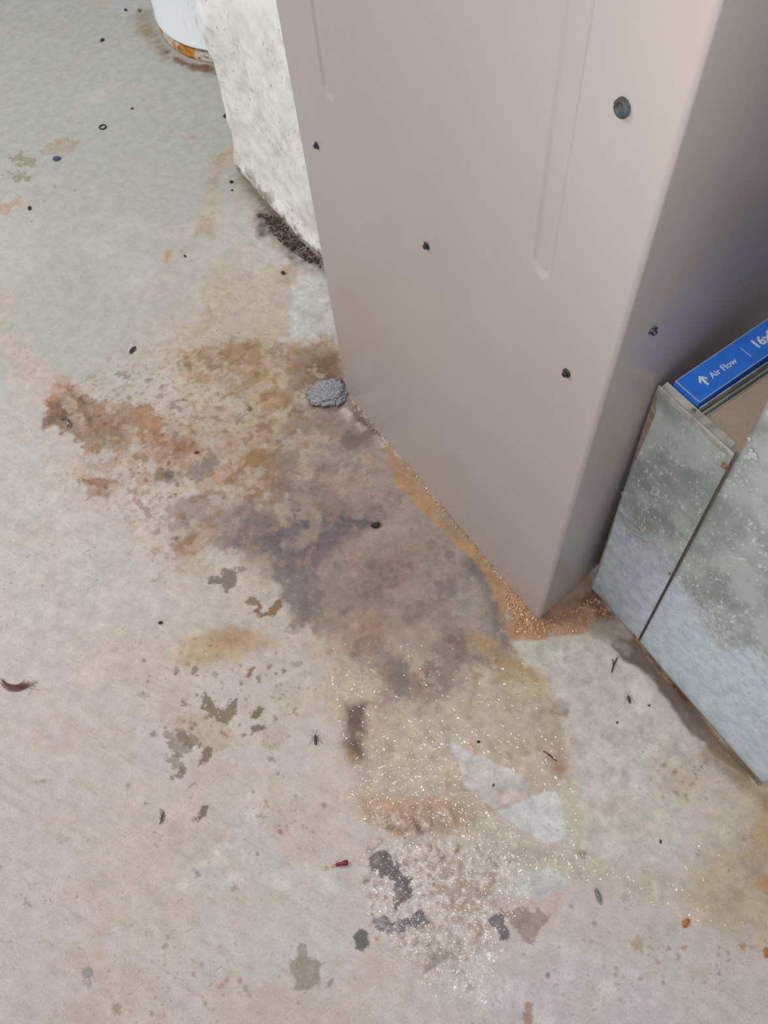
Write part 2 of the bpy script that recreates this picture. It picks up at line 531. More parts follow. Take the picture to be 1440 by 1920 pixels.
# crust of the lumpy patch
S((182, 142, 110), [(660, 1490), (760, 1480), (880, 1500), (900, 1540), (840, 1570), (740, 1575), (690, 1560)], 0.75, 0.012, 0.016, 0.35, f=1, wet=0.95)
S((202, 190, 180), [(690, 1560), (880, 1570), (1000, 1620), (960, 1700), (930, 1780), (900, 1850), (800, 1850), (740, 1790), (690, 1720), (690, 1620)], 0.5, 0.02, 0.02, wet=0.85)
sl, m = shape([(690, 1575), (880, 1575), (960, 1620), (930, 1720), (900, 1850), (800, 1845), (730, 1790), (690, 1710)], 0.02, 0.02)
CRU[sl] = np.maximum(CRU[sl], m)
kk = (m * sstep(0.02, 0.22, 0.45 * NE[sl] + 0.9 * NC[sl] + 0.4 * ND[sl]) * 0.6)[..., None]
ALB[sl] = ALB[sl] * (1 - kk) + lin((164, 134, 114)) * kk
kk = (m * sstep(0.02, 0.2, -0.4 * NE[sl] - 0.9 * NC[sl]) * 0.6)[..., None]
ALB[sl] = ALB[sl] * (1 - kk) + lin((222, 214, 210)) * kk
HGT[sl] += (m * (0.003 * NE[sl] + 0.005 * NC[sl])).astype(np.float32)
S((130, 108, 92), [(760, 1780), (860, 1770), (850, 1830), (790, 1820)], 0.65, 0.012, 0.015, 0.7, f=2)
S((200, 194, 192), [(560, 1820), (960, 1800), (1000, 1900), (700, 1960)], 0.35, 0.05, 0.03)
for cx, cy, rx, ry in ((742, 1528, 14, 10), (752, 1546, 18, 10), (792, 1538, 12, 9), (808, 1552, 16, 9), (770, 1566, 14, 6), (715, 1540, 8, 10), (838, 1536, 10, 8), (700, 1580, 16, 6), (850, 1590, 14, 6), (806, 1598, 18, 7)):
    sl, m = shape(ell(cx, cy, rx, ry), 0.009, 0.012, True)
    HGT[sl] += (0.004 * m).astype(np.float32)
    kk = (0.7 * sstep(0.45, 1.0, m))[..., None]
    ALB[sl] = ALB[sl] * (1 - kk) + lin((206, 184, 172)) * kk
for p in (line([(720, 1520), (728, 1555), (760, 1562)], 5), line([(775, 1510), (780, 1545), (800, 1575)], 6), line([(800, 1500), (812, 1530), (835, 1555)], 5),
          line([(690, 1585), (725, 1575)], 3), line([(825, 1608), (845, 1602)], 4), ell(862, 1620, 5, 7), ell(851, 1638, 5, 5)):
    S((140, 94, 66), p, 0.6, 0.006, 0.012)
# water-fed orange strip along the furnace foot and its corner
S((182, 136, 80), [(716, 822), (770, 878), (828, 945), (880, 1008), (926, 1066), (985, 1130), (1015, 1165), (1010, 1190), (962, 1190), (945, 1150), (925, 1100), (905, 1060), (850, 1010), (800, 962), (740, 900)], 0.88, 0.006, 0.010, 0.1, wet=0.95)
S((146, 132, 108), line([(830, 955), (865, 1000)], [14, 12]), 0.6, 0.008, 0.008)
S((196, 134, 92), [(945, 1085), (985, 1130), (1000, 1180), (965, 1180)], 0.75, 0.008, 0.008, 0.3, f=2, wet=0.95)
S((184, 132, 86), [(960, 1165), (1010, 1150), (1100, 1110), (1145, 1150), (1110, 1170), (1085, 1190), (1010, 1200), (958, 1195)], 0.88, 0.006, 0.010, 0.2, f=1, wet=0.9)
S((150, 110, 76), [(1000, 1165), (1060, 1095), (1105, 1070), (1125, 1115), (1090, 1150), (1020, 1185)], 0.9, 0.008, 0.008, 0.2, wet=0.8)
S((104, 66, 38), [(1085, 1125), (1112, 1108), (1160, 1165), (1130, 1160)], 0.8, 0.009, 0.010, 0.4, f=1, wet=0.8)
S((140, 132, 112), [(1095, 1170), (1150, 1160), (1185, 1195), (1165, 1215), (1120, 1195)], 0.7, 0.010, 0.010, 0.2, wet=0.7)
S((92, 66, 44), [(655, 745), (690, 790), (720, 822), (705, 815), (670, 790), (640, 760)], 0.8, 0.006, 0.008, 0.2, wet=0.8)
S((84, 78, 72), [(575, 725), (640, 715), (650, 750), (640, 770), (585, 765), (570, 745)], 0.85, 0.008, 0.012, 0.2)
S((96, 86, 82), [(640, 800), (700, 800), (690, 830), (640, 830)], 0.5, 0.02, 0.02, 0.3)
# wet channel at the duct foot
S((98, 80, 66), [(1160, 1195), (1195, 1205), (1300, 1325), (1400, 1440), (1405, 1460), (1345, 1420), (1300, 1380), (1270, 1345), (1215, 1265), (1165, 1232), (1150, 1210)], 0.92, 0.005, 0.006, 0.1, wet=0.9)
S((128, 112, 96), [(1300, 1380), (1400, 1460), (1390, 1480), (1320, 1430)], 0.6, 0.014, 0.01, 0.2, wet=0.7)
S((172, 162, 158), ell(1170, 1212, 18, 10, 40), 0.6, 0.007, 0.006, 0.3, f=2)
S((150, 118, 62), line([(1330, 1395), (1425, 1490), (1470, 1540)], [10, 12, 18]), 0.6, 0.012, 0.010, 0.3, wet=0.8)
# dirty foot of the white wall, trickle and heater rust
S((66, 50, 42), [(484, 392), (520, 402), (560, 445), (606, 490), (614, 515), (570, 496), (535, 474), (500, 440)], 0.95, 0.03, 0.022, 0.15, f=1)
S((104, 88, 66), line([(448, 300), (470, 350), (505, 392), (560, 445)], [5, 8, 9, 8]), 0.85, 0.016, 0.014, 0.3, f=1)
S((170, 155, 128), [(440, 320), (460, 320), (500, 390), (480, 400), (455, 365)], 0.6, 0.02, 0.02, 0.4)
S((188, 170, 150), line([(442, 284), (412, 302), (398, 345), (390, 400), (384, 445)], [16, 16, 13, 12, 20]), 0.95, 0.014, 0.012, 0.1)
S((186, 176, 160), line([(375, 455), (335, 470), (308, 500)], [10, 10, 10]), 0.4, 0.012, 0.010)
S((190, 150, 84), line([(318, 472), (311, 492)], [4, 5]), 0.75, 0.010, 0.006, 0.3)
S((178, 140, 98), line([(540, 500), (542, 530)], 8), 0.6, 0.02, 0.012)
S((150, 120, 84), [(252, 30), (276, 20), (292, 62), (320, 102), (400, 128), (402, 142), (350, 132), (300, 108), (278, 70), (256, 62)], 0.8, 0.02, 0.02, 0.35)
S((106, 62, 36), [(288, 58), (318, 98), (352, 114), (404, 126), (404, 138), (362, 134), (330, 118), (298, 84)], 0.9, 0.012, 0.012, 0.25)
S((168, 160, 142), [(250, 30), (280, 16), (288, 50), (262, 60)], 0.5, 0.02, 0.02)
S((196, 164, 128), [(180, 0), (205, 0), (196, 18), (182, 16)], 0.5, 0.03, 0.02)
S((196, 158, 112), ell(361, 257, 6, 5), 0.7, 0.012, 0.006)

# --- flaked paint -----------------------------------------------------
G = (126, 118, 107)
CH((178, 162, 146), [(70, 282), (88, 268), (128, 254), (152, 262), (138, 284), (112, 291), (95, 286), (76, 292)], 0.75, warp=0.012)
CH((150, 144, 124), [(4, 296), (36, 286), (66, 297), (60, 309), (44, 309), (38, 320), (56, 332), (34, 342), (14, 330), (34, 316), (40, 306), (22, 302)], 0.8, warp=0.018)
CH((190, 160, 140), [(-20, 384), (34, 372), (40, 382), (14, 400), (-20, 408)], 0.75, warp=0.016)
CH(G, [(391, 1095), (395, 1082), (414, 1080), (422, 1064), (442, 1066), (444, 1078), (436, 1094), (425, 1108), (418, 1092), (402, 1098)], 0.9)
CH((138, 132, 122), [(348, 892), (366, 866), (392, 858), (400, 850), (412, 852), (410, 872), (392, 884), (380, 904), (362, 902)], 0.75, warp=0.010, soft=0.004)
CH((130, 118, 98), [(452, 1134), (468, 1116), (482, 1118), (484, 1130), (466, 1136)], 0.85)
CH((128, 96, 58), [(473, 1146), (486, 1138), (494, 1148), (506, 1146), (518, 1128), (530, 1124), (528, 1138), (516, 1156), (498, 1150), (484, 1160)], 0.85, warp=0.009)
CH((158, 148, 138), [(536, 1808), (556, 1796), (562, 1772), (572, 1772), (575, 1792), (594, 1800), (610, 1804), (598, 1824), (604, 1840), (578, 1857), (554, 1852), (556, 1836), (542, 1822)], 0.9, warp=0.005)
CH((160, 150, 140), [(612, 1842), (628, 1830), (622, 1850), (612, 1853)], 0.8, warp=0.003)
CH((190, 170, 152), [(330, 1345), (378, 1340), (410, 1350), (436, 1372), (428, 1400), (408, 1412), (380, 1402), (352, 1390), (322, 1360)], 0.75, depth=0.0004)
CH((128, 116, 102), [(314, 1378), (340, 1372), (366, 1384), (372, 1398), (352, 1412), (330, 1412), (322, 1400)], 0.85, warp=0.012, brk=0.3)
CH((124, 110, 92), [(384, 1302), (400, 1312), (404, 1328), (428, 1328), (432, 1312), (450, 1300), (442, 1330), (430, 1358), (412, 1345), (398, 1332), (384, 1326)], 0.85, warp=0.009)
CH((124, 114, 100), [(314, 1420), (330, 1412), (336, 1425), (356, 1434), (354, 1454), (340, 1458), (322, 1460), (328, 1442), (318, 1432)], 0.85, warp=0.008, brk=0.25)
CH((122, 106, 88), [(376, 1414), (390, 1400), (398, 1402), (392, 1424), (378, 1432), (372, 1440), (374, 1424)], 0.85, warp=0.007)
CH((122, 108, 84), [(471, 1340), (486, 1322), (497, 1328), (488, 1344), (476, 1348)], 0.9, warp=0.004)
CH((120, 112, 100), [(470, 1362), (486, 1358), (500, 1366), (486, 1374), (472, 1374)], 0.85, warp=0.006)
CH((186, 172, 158), [(490, 1370), (538, 1352), (530, 1404), (512, 1408), (494, 1396)], 0.75, depth=0.0004, warp=0.008)
CH((118, 106, 94), [(371, 1524), (376, 1512), (392, 1508), (390, 1522), (380, 1540), (372, 1540)], 0.9, warp=0.005)
for cx, cy, rx, ry, c in ((366, 1258, 7, 8, (130, 120, 114)), (330, 1258, 3, 5, (120, 110, 105)), (404, 1262, 7, 3, (150, 140, 134)), (468, 1263, 7, 9, (120, 84, 50)),
                          (534, 1258, 8, 9, (110, 104, 88)), (556, 1245, 12, 4, (160, 152, 132)), (551, 1332, 5, 8, (130, 120, 110)), (416, 1285, 5, 9, (184, 146, 92)),
                          (290, 1374, 6, 8, (140, 130, 122)), (274, 1302, 10, 6, (172, 164, 158)), (452, 1280, 4, 7, (110, 96, 98)), (358, 1470, 4, 4, (120, 110, 100)),
                          (304, 1535, 3, 12, (110, 96, 80)), (455, 1378, 5, 6, (140, 110, 96)), (510, 1424, 6, 3, (150, 142, 134)), (165, 1825, 8, 10, (150, 146, 140)),
                          (160, 1845, 10, 8, (162, 156, 150)), (168, 1838, 3, 6, (150, 146, 140)), (370, 1640, 3, 7, (150, 146, 142)), (80, 1465, 18, 5, (176, 166, 156)),
                          (1094, 1600, 4, 4, (150, 140, 124)), (1172, 1682, 4, 5, (170, 160, 146)), (1157, 1816, 5, 5, (178, 150, 110)), (1286, 1777, 5, 5, (200, 150, 120)),
                          (1395, 1772, 6, 5, (170, 140, 90)), (1410, 1776, 5, 4, (150, 146, 138)), (1348, 1826, 5, 7, (130, 112, 88)), (1196, 1770, 10, 16, (176, 160, 138)),
                          (1310, 1600, 5, 5, (160, 148, 118)), (1396, 1576, 8, 7, (150, 148, 130)), (990, 1905, 6, 22, (160, 128, 98)), (218, 1890, 8, 8, (160, 140, 122)),
                          (378, 1862, 4, 4, (130, 112, 100)), (405, 1850, 14, 4, (186, 140, 112)), (240, 1475, 4, 7, (150, 146, 142)), (440, 1665, 8, 6, (160, 150, 142)),
                          (318, 888, 9, 9, (110, 98, 92)), (452, 1067, 6, 6, (140, 128, 118)), (1300, 1165, 3, 3, (150, 140, 130))):
    CH(c, ell(cx, cy, rx * 0.95, ry * 0.95), 0.75, depth=0.0004, warp=0.0065, soft=0.0024)
CH((96, 90, 88), [(697, 1602), (712, 1590), (726, 1600), (744, 1616), (752, 1636), (772, 1648), (772, 1672), (780, 1690), (760, 1694), (745, 1690), (744, 1664), (728, 1644), (712, 1640), (698, 1620)], 0.9, warp=0.008, brk=0.2)
CH((104, 98, 104), [(700, 1716), (728, 1728), (760, 1716), (790, 1708), (798, 1724), (770, 1736), (740, 1748), (712, 1740)], 0.85, warp=0.008, brk=0.3)
CH((100, 98, 98), [(664, 1756), (674, 1740), (686, 1748), (692, 1768), (682, 1782), (668, 1776)], 0.9, warp=0.004)
CH((104, 100, 98), [(914, 1722), (926, 1712), (944, 1716), (946, 1732), (960, 1746), (952, 1766), (938, 1762), (936, 1742), (920, 1734)], 0.9, warp=0.004)
CH((150, 132, 122), [(952, 1714), (980, 1708), (1016, 1702), (1026, 1716), (1022, 1740), (1000, 1762), (984, 1758), (968, 1744), (958, 1730)], 0.7, depth=0.0004, warp=0.009)

# many tiny flakes and specks of bare concrete round the larger flakes
rq = random.Random(23)
for cx, cy, sx, sy, nq, cols in ((400, 1360, 120, 110, 90, ((120, 108, 94), (134, 124, 112), (140, 104, 78))), (500, 1270, 60, 40, 30, ((120, 108, 92), (140, 104, 70))),
                                 (760, 1700, 90, 100, 90, ((110, 100, 94), (140, 104, 82), (92, 86, 84))), (1200, 1790, 190, 90, 55, ((130, 118, 106), (160, 130, 100))),
                                 (330, 1820, 170, 90, 55, ((150, 140, 130), (136, 120, 106))), (300, 860, 110, 70, 60, ((110, 78, 54), (130, 96, 70))),
                                 (60, 350, 70, 60, 14, ((150, 140, 124),)), (1290, 1450, 60, 50, 40, ((150, 130, 106), (130, 116, 96))), (560, 1560, 70, 60, 35, ((160, 120, 100), (150, 128, 114)))):
    for _ in range(nq):
        ex = rq.uniform(0.9, 3.4)
        CH(rq.choice(cols), ell(rq.gauss(cx, sx * 0.6), rq.gauss(cy, sy * 0.6), ex, ex * rq.uniform(0.5, 1.2), rq.uniform(0, 180), 7), rq.uniform(0.35, 0.8), depth=0.0003, warp=0.003, soft=0.0022)

# fine dark specks of grit ground into the paint, thicker near the stains
spk = 0.45 * sstep(0.26, 0.31, NC + 0.25 * NB) * (0.25 + 0.55 * near) * sstep(-0.15, 0.15, NA + 0.4 * ND)
ALB = ALB * (1 - spk[..., None]) + lin((112, 96, 86)) * spk[..., None]
ALB = np.clip(ALB * 0.97, 0.01, 0.92)

verts = np.stack([PX, PY, HGT], -1).reshape(-1, 3).astype(np.float32)
ii, jj = np.meshgrid(np.arange(NX - 1), np.arange(NY - 1), indexing='ij')
a0 = (ii * NY + jj).ravel()
quads = np.stack([a0, a0 + NY, a0 + NY + 1, a0 + 1], -1).astype(np.int32)
me = bpy.data.meshes.new('floor')
me.vertices.add(len(verts)); me.vertices.foreach_set('co', verts.ravel())
me.loops.add(quads.size); me.loops.foreach_set('vertex_index', quads.ravel())
me.polygons.add(len(quads))
me.polygons.foreach_set('loop_start', np.arange(0, quads.size, 4, dtype=np.int32))
me.polygons.foreach_set('use_smooth', np.ones(len(quads), bool))
me.update(calc_edges=True)
at1 = me.attributes.new('pigment', 'FLOAT_COLOR', 'POINT')
at1.data.foreach_set('color', np.concatenate([ALB.reshape(-1, 3), np.ones((NX * NY, 1))], 1).astype(np.float32).ravel())
at2 = me.attributes.new('wear', 'FLOAT_COLOR', 'POINT')
at2.data.foreach_set('color', np.stack([WET.ravel(), CRU.ravel(), CHP.ravel(), np.ones(NX * NY)], -1).astype(np.float32).ravel())

k = NT('painted_concrete_floor')
pa = k.n.new('ShaderNodeAttribute'); pa.attribute_name = 'pigment'
wa = k.n.new('ShaderNodeAttribute'); wa.attribute_name = 'wear'
ws = k.sep(wa.outputs['Vector'])
mott = k.noise(38, 6, 0.6)
col = k.mix(1.0, pa.outputs['Color'], k.mix(k.ramp(mott, 0.3, 0.7), (0.92, 0.915, 0.91, 1), (1.05, 1.05, 1.055, 1)), 'MULTIPLY')
grain = k.noise(300, 5, 0.7)
col = k.mix(1.0, col, k.mix(k.ramp(grain, 0.3, 0.7), (0.88, 0.87, 0.86, 1), (1.07, 1.07, 1.07, 1)), 'MULTIPLY')
# short scuffs in two directions
for rot, lo, sc in ((0.5, 3.1, (60, 380, 1)), (-0.9, 9.7, (330, 48, 1)), (1.7, 5.2, (50, 420, 1))):
    s = k.noise(1.0, 3, 0.6, k.mapping(sc, (0, 0, rot), (lo, lo, 0)))
    gate = k.ramp(k.noise(7 + lo, 3, 0.5), 0.48, 0.62)
    fac = k.math('MULTIPLY', k.ramp(s, 0.635, 0.71, 0, 0.5), gate)
    col = k.mix(fac, col, lc(98, 88, 82))
dots = k.math('MULTIPLY', k.ramp(k.noise(260, 2, 0.5), 0.69, 0.74, 0, 0.6), k.ramp(k.noise(6.3, 3), 0.46, 0.62))
col = k.mix(dots, col, lc(84, 70, 62))
k.set('Base Color', col)
k.set('Roughness', k.ramp(ws[2], 0, 1, 0.62, 0.8))
k.set('Specular IOR Level', 0.35)
k.set('Coat Weight', k.math('MULTIPLY', ws[0], 1.0))
k.set('Coat Roughness', 0.13)
k.set('Coat IOR', 1.5)
b1 = k.bump(k.noise(260, 4, 0.6), 0.35, 0.0006)
h2 = k.math('ADD', k.noise(80, 1, 0.4), k.math('MULTIPLY', k.noise(190, 0, 0.5), 0.3))
wb = k.bump(h2, 1.0, k.ramp(ws[1], 0, 1, 0.0036, 0.0044), 'Coat Normal')
floor = link_mesh('floor', me, k.m)
tag(floor, 'pale painted concrete floor with rust, water stains and flaked paint', kind='structure')

# ================================================================== WHITE WALL
WX0, WX1, WY0, WY1, WH = -1.925, -1.30, 0.664, 1.12, 2.3


def grid_mesh(name, fn, nu, nv, mat, parent=None, smooth=True, cap=None):
    u, v = np.meshgrid(np.linspace(0, 1, nu), np.linspace(0, 1, nv), indexing='ij')
    P = fn(u, v).reshape(-1, 3)
    a = (np.arange(nu - 1)[:, None] * nv + np.arange(nv - 1)[None, :]).ravel()
    f = np.stack([a, a + nv, a + nv + 1, a + 1], -1)
    m_ = bpy.data.meshes.new(name)
    m_.from_pydata(P.tolist(), [], f.tolist() + ([] if cap is None else cap))
    m_.polygons.foreach_set('use_smooth', [smooth] * len(m_.polygons))
    m_.update()
    return link_mesh(name, m_, mat, parent)


k = NT('lumpy_white_painted_masonry')
n1 = k.noise(9, 5, 0.6)
col = k.mix(k.ramp(n1, 0.42, 0.72), lc(238, 236, 233), lc(212, 208, 202))
spots = k.math('MULTIPLY', k.ramp(k.noise(1.0, 4, 0.65, k.mapping((110, 110, 66), (0, 0.5, 0))), 0.60, 0.68, 0, 0.75), k.ramp(k.noise(5.5, 3), 0.40, 0.56))
col = k.mix(spots, col, lc(108, 100, 94))
spots2 = k.ramp(k.noise(1.0, 2, 0.5, k.mapping((170, 170, 80), (0, 0.6, 0))), 0.72, 0.76, 0, 0.8)
col = k.mix(spots2, col, lc(90, 84, 80))
zz = k.sep()[2]
dirt = k.math('MULTIPLY', k.ramp(zz, 0.01, 0.10, 1, 0), k.ramp(k.noise(30, 5, 0.65), 0.42, 0.62))
col = k.mix(dirt, col, lc(120, 104, 92))
k.set('Base Color', col)
k.set('Roughness', 0.6)
k.bump(k.noise(30, 5, 0.5), 0.35, 0.006)
wall_mat = k.m


def wall_fn(u, v):
    # outline in plan: rounded left end, front, rounded right end, back
    r = 0.035
    per = []
    cx = [(WX0 + r, WY1 - r, 90, 180), (WX0 + r, WY0 + r, 180, 270), (WX1 - r, WY0 + r, 270, 360), (WX1 - r, WY1 - r, 0, 90)]
    for x, y, a, b in cx:
        for t in np.linspace(a, b, 7):
            per.append((x + r * math.cos(math.radians(t)), y + r * math.sin(math.radians(t)), math.cos(math.radians(t)), math.sin(math.radians(t))))
    per.append(per[0])
    per = np.array(per)
    L = np.r_[0, np.cumsum(np.hypot(*np.diff(per[:, :2], axis=0).T))]
    s = u * L[-1]
    q = [np.interp(s, L, per[:, i]) for i in range(4)]
    z = WH * (v ** 1.35)
    d = 0.028 * fbm(s + 0.3, z, 5.0, 4, 21) + 0.012 * fbm(s, z, 18, 3, 22)
    # swollen foot with a lip just above the floor
    d = d + 0.012 * np.exp(-((z - 0.035) / 0.03) ** 2) - 0.016 * sstep(0.022, 0.0, z)
    d = d * sstep(0, 0.02, u) * sstep(1, 0.98, u) + 0.0
    return np.stack([q[0] + q[2] * d, q[1] + q[3] * d, z], -1)


wall = grid_mesh('wall_back', wall_fn, 300, 260, wall_mat)
tag(wall, 'lumpy white-painted masonry wall end behind the furnace', kind='structure')

# ================================================================== WATER HEATER
HC, HR = (-2.65, 1.11), 0.325
k = NT('white_enamel_tank')
sm = k.math('MULTIPLY', k.ramp(k.noise(1.0, 4, 0.6, k.mapping((60, 60, 9))), 0.58, 0.7, 0, 0.55), k.ramp(k.noise(9, 2), 0.5, 0.6))
k.set('Base Color', k.mix(sm, lc(238, 243, 247), lc(170, 176, 180)))
k.set('Roughness', 0.35)
tank_mat = k.m
k = NT('rusted_tank_skirt')
n = k.noise(7, 4, 0.6)
cl = k.mix(k.ramp(n, 0.50, 0.54), lc(196, 188, 178), lc(196, 128, 34))
edge = k.ramp(k.noise(40, 4, 0.65), 0.56, 0.64)
cl = k.mix(edge, cl, lc(120, 62, 30))
k.set('Base Color', cl); k.set('Roughness', 0.55)
skirt_mat = k.m
wh = empty('water_heater', (HC[0], HC[1], 0))
tag(wh, 'white cylindrical water heater with rusty bottom rim', 'water heater')


def lathe(name, prof, mat, parent, c, n=72):
    bm = bmesh.new()
    rings = [[bm.verts.new((c[0] + r * math.cos(2 * math.pi * i / n), c[1] + r * math.sin(2 * math.pi * i / n), z)) for i in range(n)] for r, z in prof]
    for r0, r1 in zip(rings, rings[1:]):
        for i in range(n):
            bm.faces.new((r0[i], r0[(i + 1) % n], r1[(i + 1) % n], r1[i]))
    bm.faces.new(rings[0][::-1]); bm.faces.new(rings[-1])
    return from_bm(name, bm, mat, parent, smooth=True)


lathe('tank_body', [(HR - 0.012, 0.042), (HR + 0.003, 0.043), (HR + 0.004, 0.048), (HR, 0.054), (HR, 0.3), (HR, 1.0), (HR, 1.38), (HR - 0.02, 1.40), (0.05, 1.42)], tank_mat, wh, HC)
lathe('bottom_skirt', [(HR - 0.001, 0.001), (HR - 0.004, 0.006), (HR - 0.006, 0.045), (HR - 0.03, 0.045)], skirt_mat, wh, HC)
lathe('rim_bead', [(HR - 0.006, 0.0365), (HR - 0.0005, 0.038), (HR + 0.0005, 0.0405), (HR - 0.0005, 0.043), (HR - 0.006, 0.0425)],
      simple_mat('rusty_bead', (140, 74, 34), (176, 118, 70), 60, 0.7), wh, HC)

# ================================================================== FURNACE
FX0, FX1, FY0, FY1, FH = -1.052, -0.343, 0.477, 1.05, 1.26
SKEW = -0.135          # the side panel runs slightly out of square
k = NT('taupe_enamelled_sheet_steel')
n = k.noise(2.2, 4, 0.5)
col = k.mix(k.ramp(n, 0.35, 0.7), lc(176, 166, 163), lc(182, 172, 169))
zz = k.sep()[2]
dust = k.math('MULTIPLY', k.ramp(k.noise(5.0, 5, 0.6, k.mapping((1, 1, 1.6))), 0.5, 0.75, 0, 0.35), k.ramp(zz, 0.2, 0.8, 1, 0))
col = k.mix(dust, col, lc(186, 186, 188))
spl = k.math('MULTIPLY', k.ramp(k.noise(120, 4, 0.7), 0.58, 0.68, 0, 0.6), k.ramp(zz, 0.005, 0.07, 1, 0))
col = k.mix(spl, col, lc(206, 204, 202))
strk = k.math('MULTIPLY', k.ramp(k.noise(1.0, 4, 0.6, k.mapping((70, 70, 1.3))), 0.62, 0.74, 0, 0.12), k.ramp(k.noise(2.5, 2), 0.45, 0.6))
col = k.mix(strk, col, lc(186, 178, 172))
k.set('Base Color', col)
k.set('Roughness', k.ramp(k.noise(6, 4), 0.3, 0.7, 0.25, 0.33))
k.set('Specular IOR Level', 0.5)
fur_mat = k.m

fur = empty('furnace_cabinet', (-0.70, 0.76, 0))
tag(fur, 'tall taupe sheet-metal furnace cabinet with dark screws', 'furnace')
CR = 0.0065


def front_fn(u, v):
    # u runs along the sheet: short left return, front, round corner, short side return
    sa = 0.004
    Lf = FX1 - FX0 - CR - sa
    La = CR * math.pi / 2
    tot = sa * math.pi / 2 + Lf + La + 0.03
    # denser sampling in the corner
    s = u * tot
    l0 = sa * math.pi / 2
    x = np.empty_like(s); y = np.empty_like(s); nx = np.zeros_like(s); ny = np.empty_like(s)
    A = s < l0
    th = (s / l0) * math.pi / 2
    x[A] = (FX0 + sa - sa * np.cos(th))[A]; y[A] = (FY0 + sa - sa * np.sin(th))[A]; nx[A] = -np.cos(th)[A]; ny[A] = -np.sin(th)[A]
    B = (s >= l0) & (s < l0 + Lf)
    x[B] = (FX0 + sa + s - l0)[B]; y[B] = FY0; ny[B] = -1
    Cc = (s >= l0 + Lf) & (s < l0 + Lf + La)
    th = (s - l0 - Lf) / CR
    x[Cc] = (FX1 - CR + CR * np.sin(th))[Cc]; y[Cc] = (FY0 + CR - CR * np.cos(th))[Cc]; nx[Cc] = np.sin(th)[Cc]; ny[Cc] = -np.cos(th)[Cc]
    D = s >= l0 + Lf + La
    q = s - l0 - Lf - La
    x[D] = (FX1 + SKEW * q)[D]; y[D] = (FY0 + CR + q)[D]; nx[D] = 1; ny[D] = 0
    z = FH * v
    d = 0.0045 * fbm(x * 1.0, z * 0.7, 2.6, 2, 31)
    d = d * sstep(0, 0.05, x - FX0) * sstep(FX1, FX1 - 0.06, x)

    def rib(xc, hw, zb):
        # pressed channel: flat floor, sloped flanks, rounded lower end
        dz = np.maximum(0, zb + hw - z)
        rr = np.hypot(x - xc, dz)
        return -0.0034 * sstep(hw + 0.003, hw - 0.003, rr)
    d = d + np.where(B, rib(-0.472, 0.0145, 0.805) + rib(-0.930, 0.0145, 0.79), 0)
    # shallow knocks
    for (xc, zc, r, h) in ((-0.47, 0.56, 0.03, -0.0013), (-0.62, 0.86, 0.07, -0.0012), (-0.53, 0.62, 0.06, 0.001), (-0.585, 0.88, 0.006, 0.0)):
        d = d + np.where(B, h * np.exp(-((x - xc) ** 2 + (z - zc) ** 2) / r ** 2), 0)
    crease = 0.0007 * np.exp(-((x + 0.587) / 0.003) ** 2) * sstep(0.80, 0.84, z) * sstep(0.97, 0.93, z)
    d = d + np.where(B, crease, 0)
    return np.stack([x + nx * d, y + ny * d, z + 0.002], -1)


fpanel = grid_mesh('front_panel', front_fn, 460, 320, fur_mat, fur)


def side_fn(u, v):
    y = FY0 + CR + 0.03 + u * (FY1 - FY0 - CR - 0.03)
    x = FX1 + SKEW * (y - FY0 - CR)
    d = 0.002 * fbm(y, v * FH, 3, 2, 37) * sstep(0, 0.08, u)
    return np.stack([x + d, y, v * FH + 0.002], -1)


spanel = grid_mesh('side_panel', side_fn, 60, 120, fur_mat, fur)
bm = bmesh.new()
box(bm, FX0 + 0.001, FX0 + 0.003, FY0 + 0.004, FY1, 0.002, FH)
from_bm('left_panel', bm, fur_mat, fur)
bm = bmesh.new()
xb = FX1 + SKEW * (FY1 - FY0 - CR)
hexa(bm, [(FX0, FY1 - 0.002, 0.002), (xb, FY1 - 0.002, 0.002), (xb, FY1, 0.002), (FX0, FY1, 0.002),
          (FX0, FY1 - 0.002, FH), (xb, FY1 - 0.002, FH), (xb, FY1, FH), (FX0, FY1, FH)])
from_bm('back_panel', bm, fur_mat, fur)
bm = bmesh.new()
hexa(bm, [(FX0, FY0, FH), (FX1, FY0, FH), (xb, FY1, FH), (FX0, FY1, FH),
          (FX0, FY0, FH + 0.002), (FX1, FY0, FH + 0.002), (xb, FY1, FH + 0.002), (FX0, FY1, FH + 0.002)])
from_bm('top_panel', bm, fur_mat, fur)

screw_mat = simple_mat('blackened_screw_steel', (38, 40, 44), (74, 76, 80), 300, 0.4, 0.4, 0.0004)
plug_mat = simple_mat('dark_rubber_plug', (58, 60, 64), (80, 82, 86), 160, 0.65, 0.0, 0.0006)


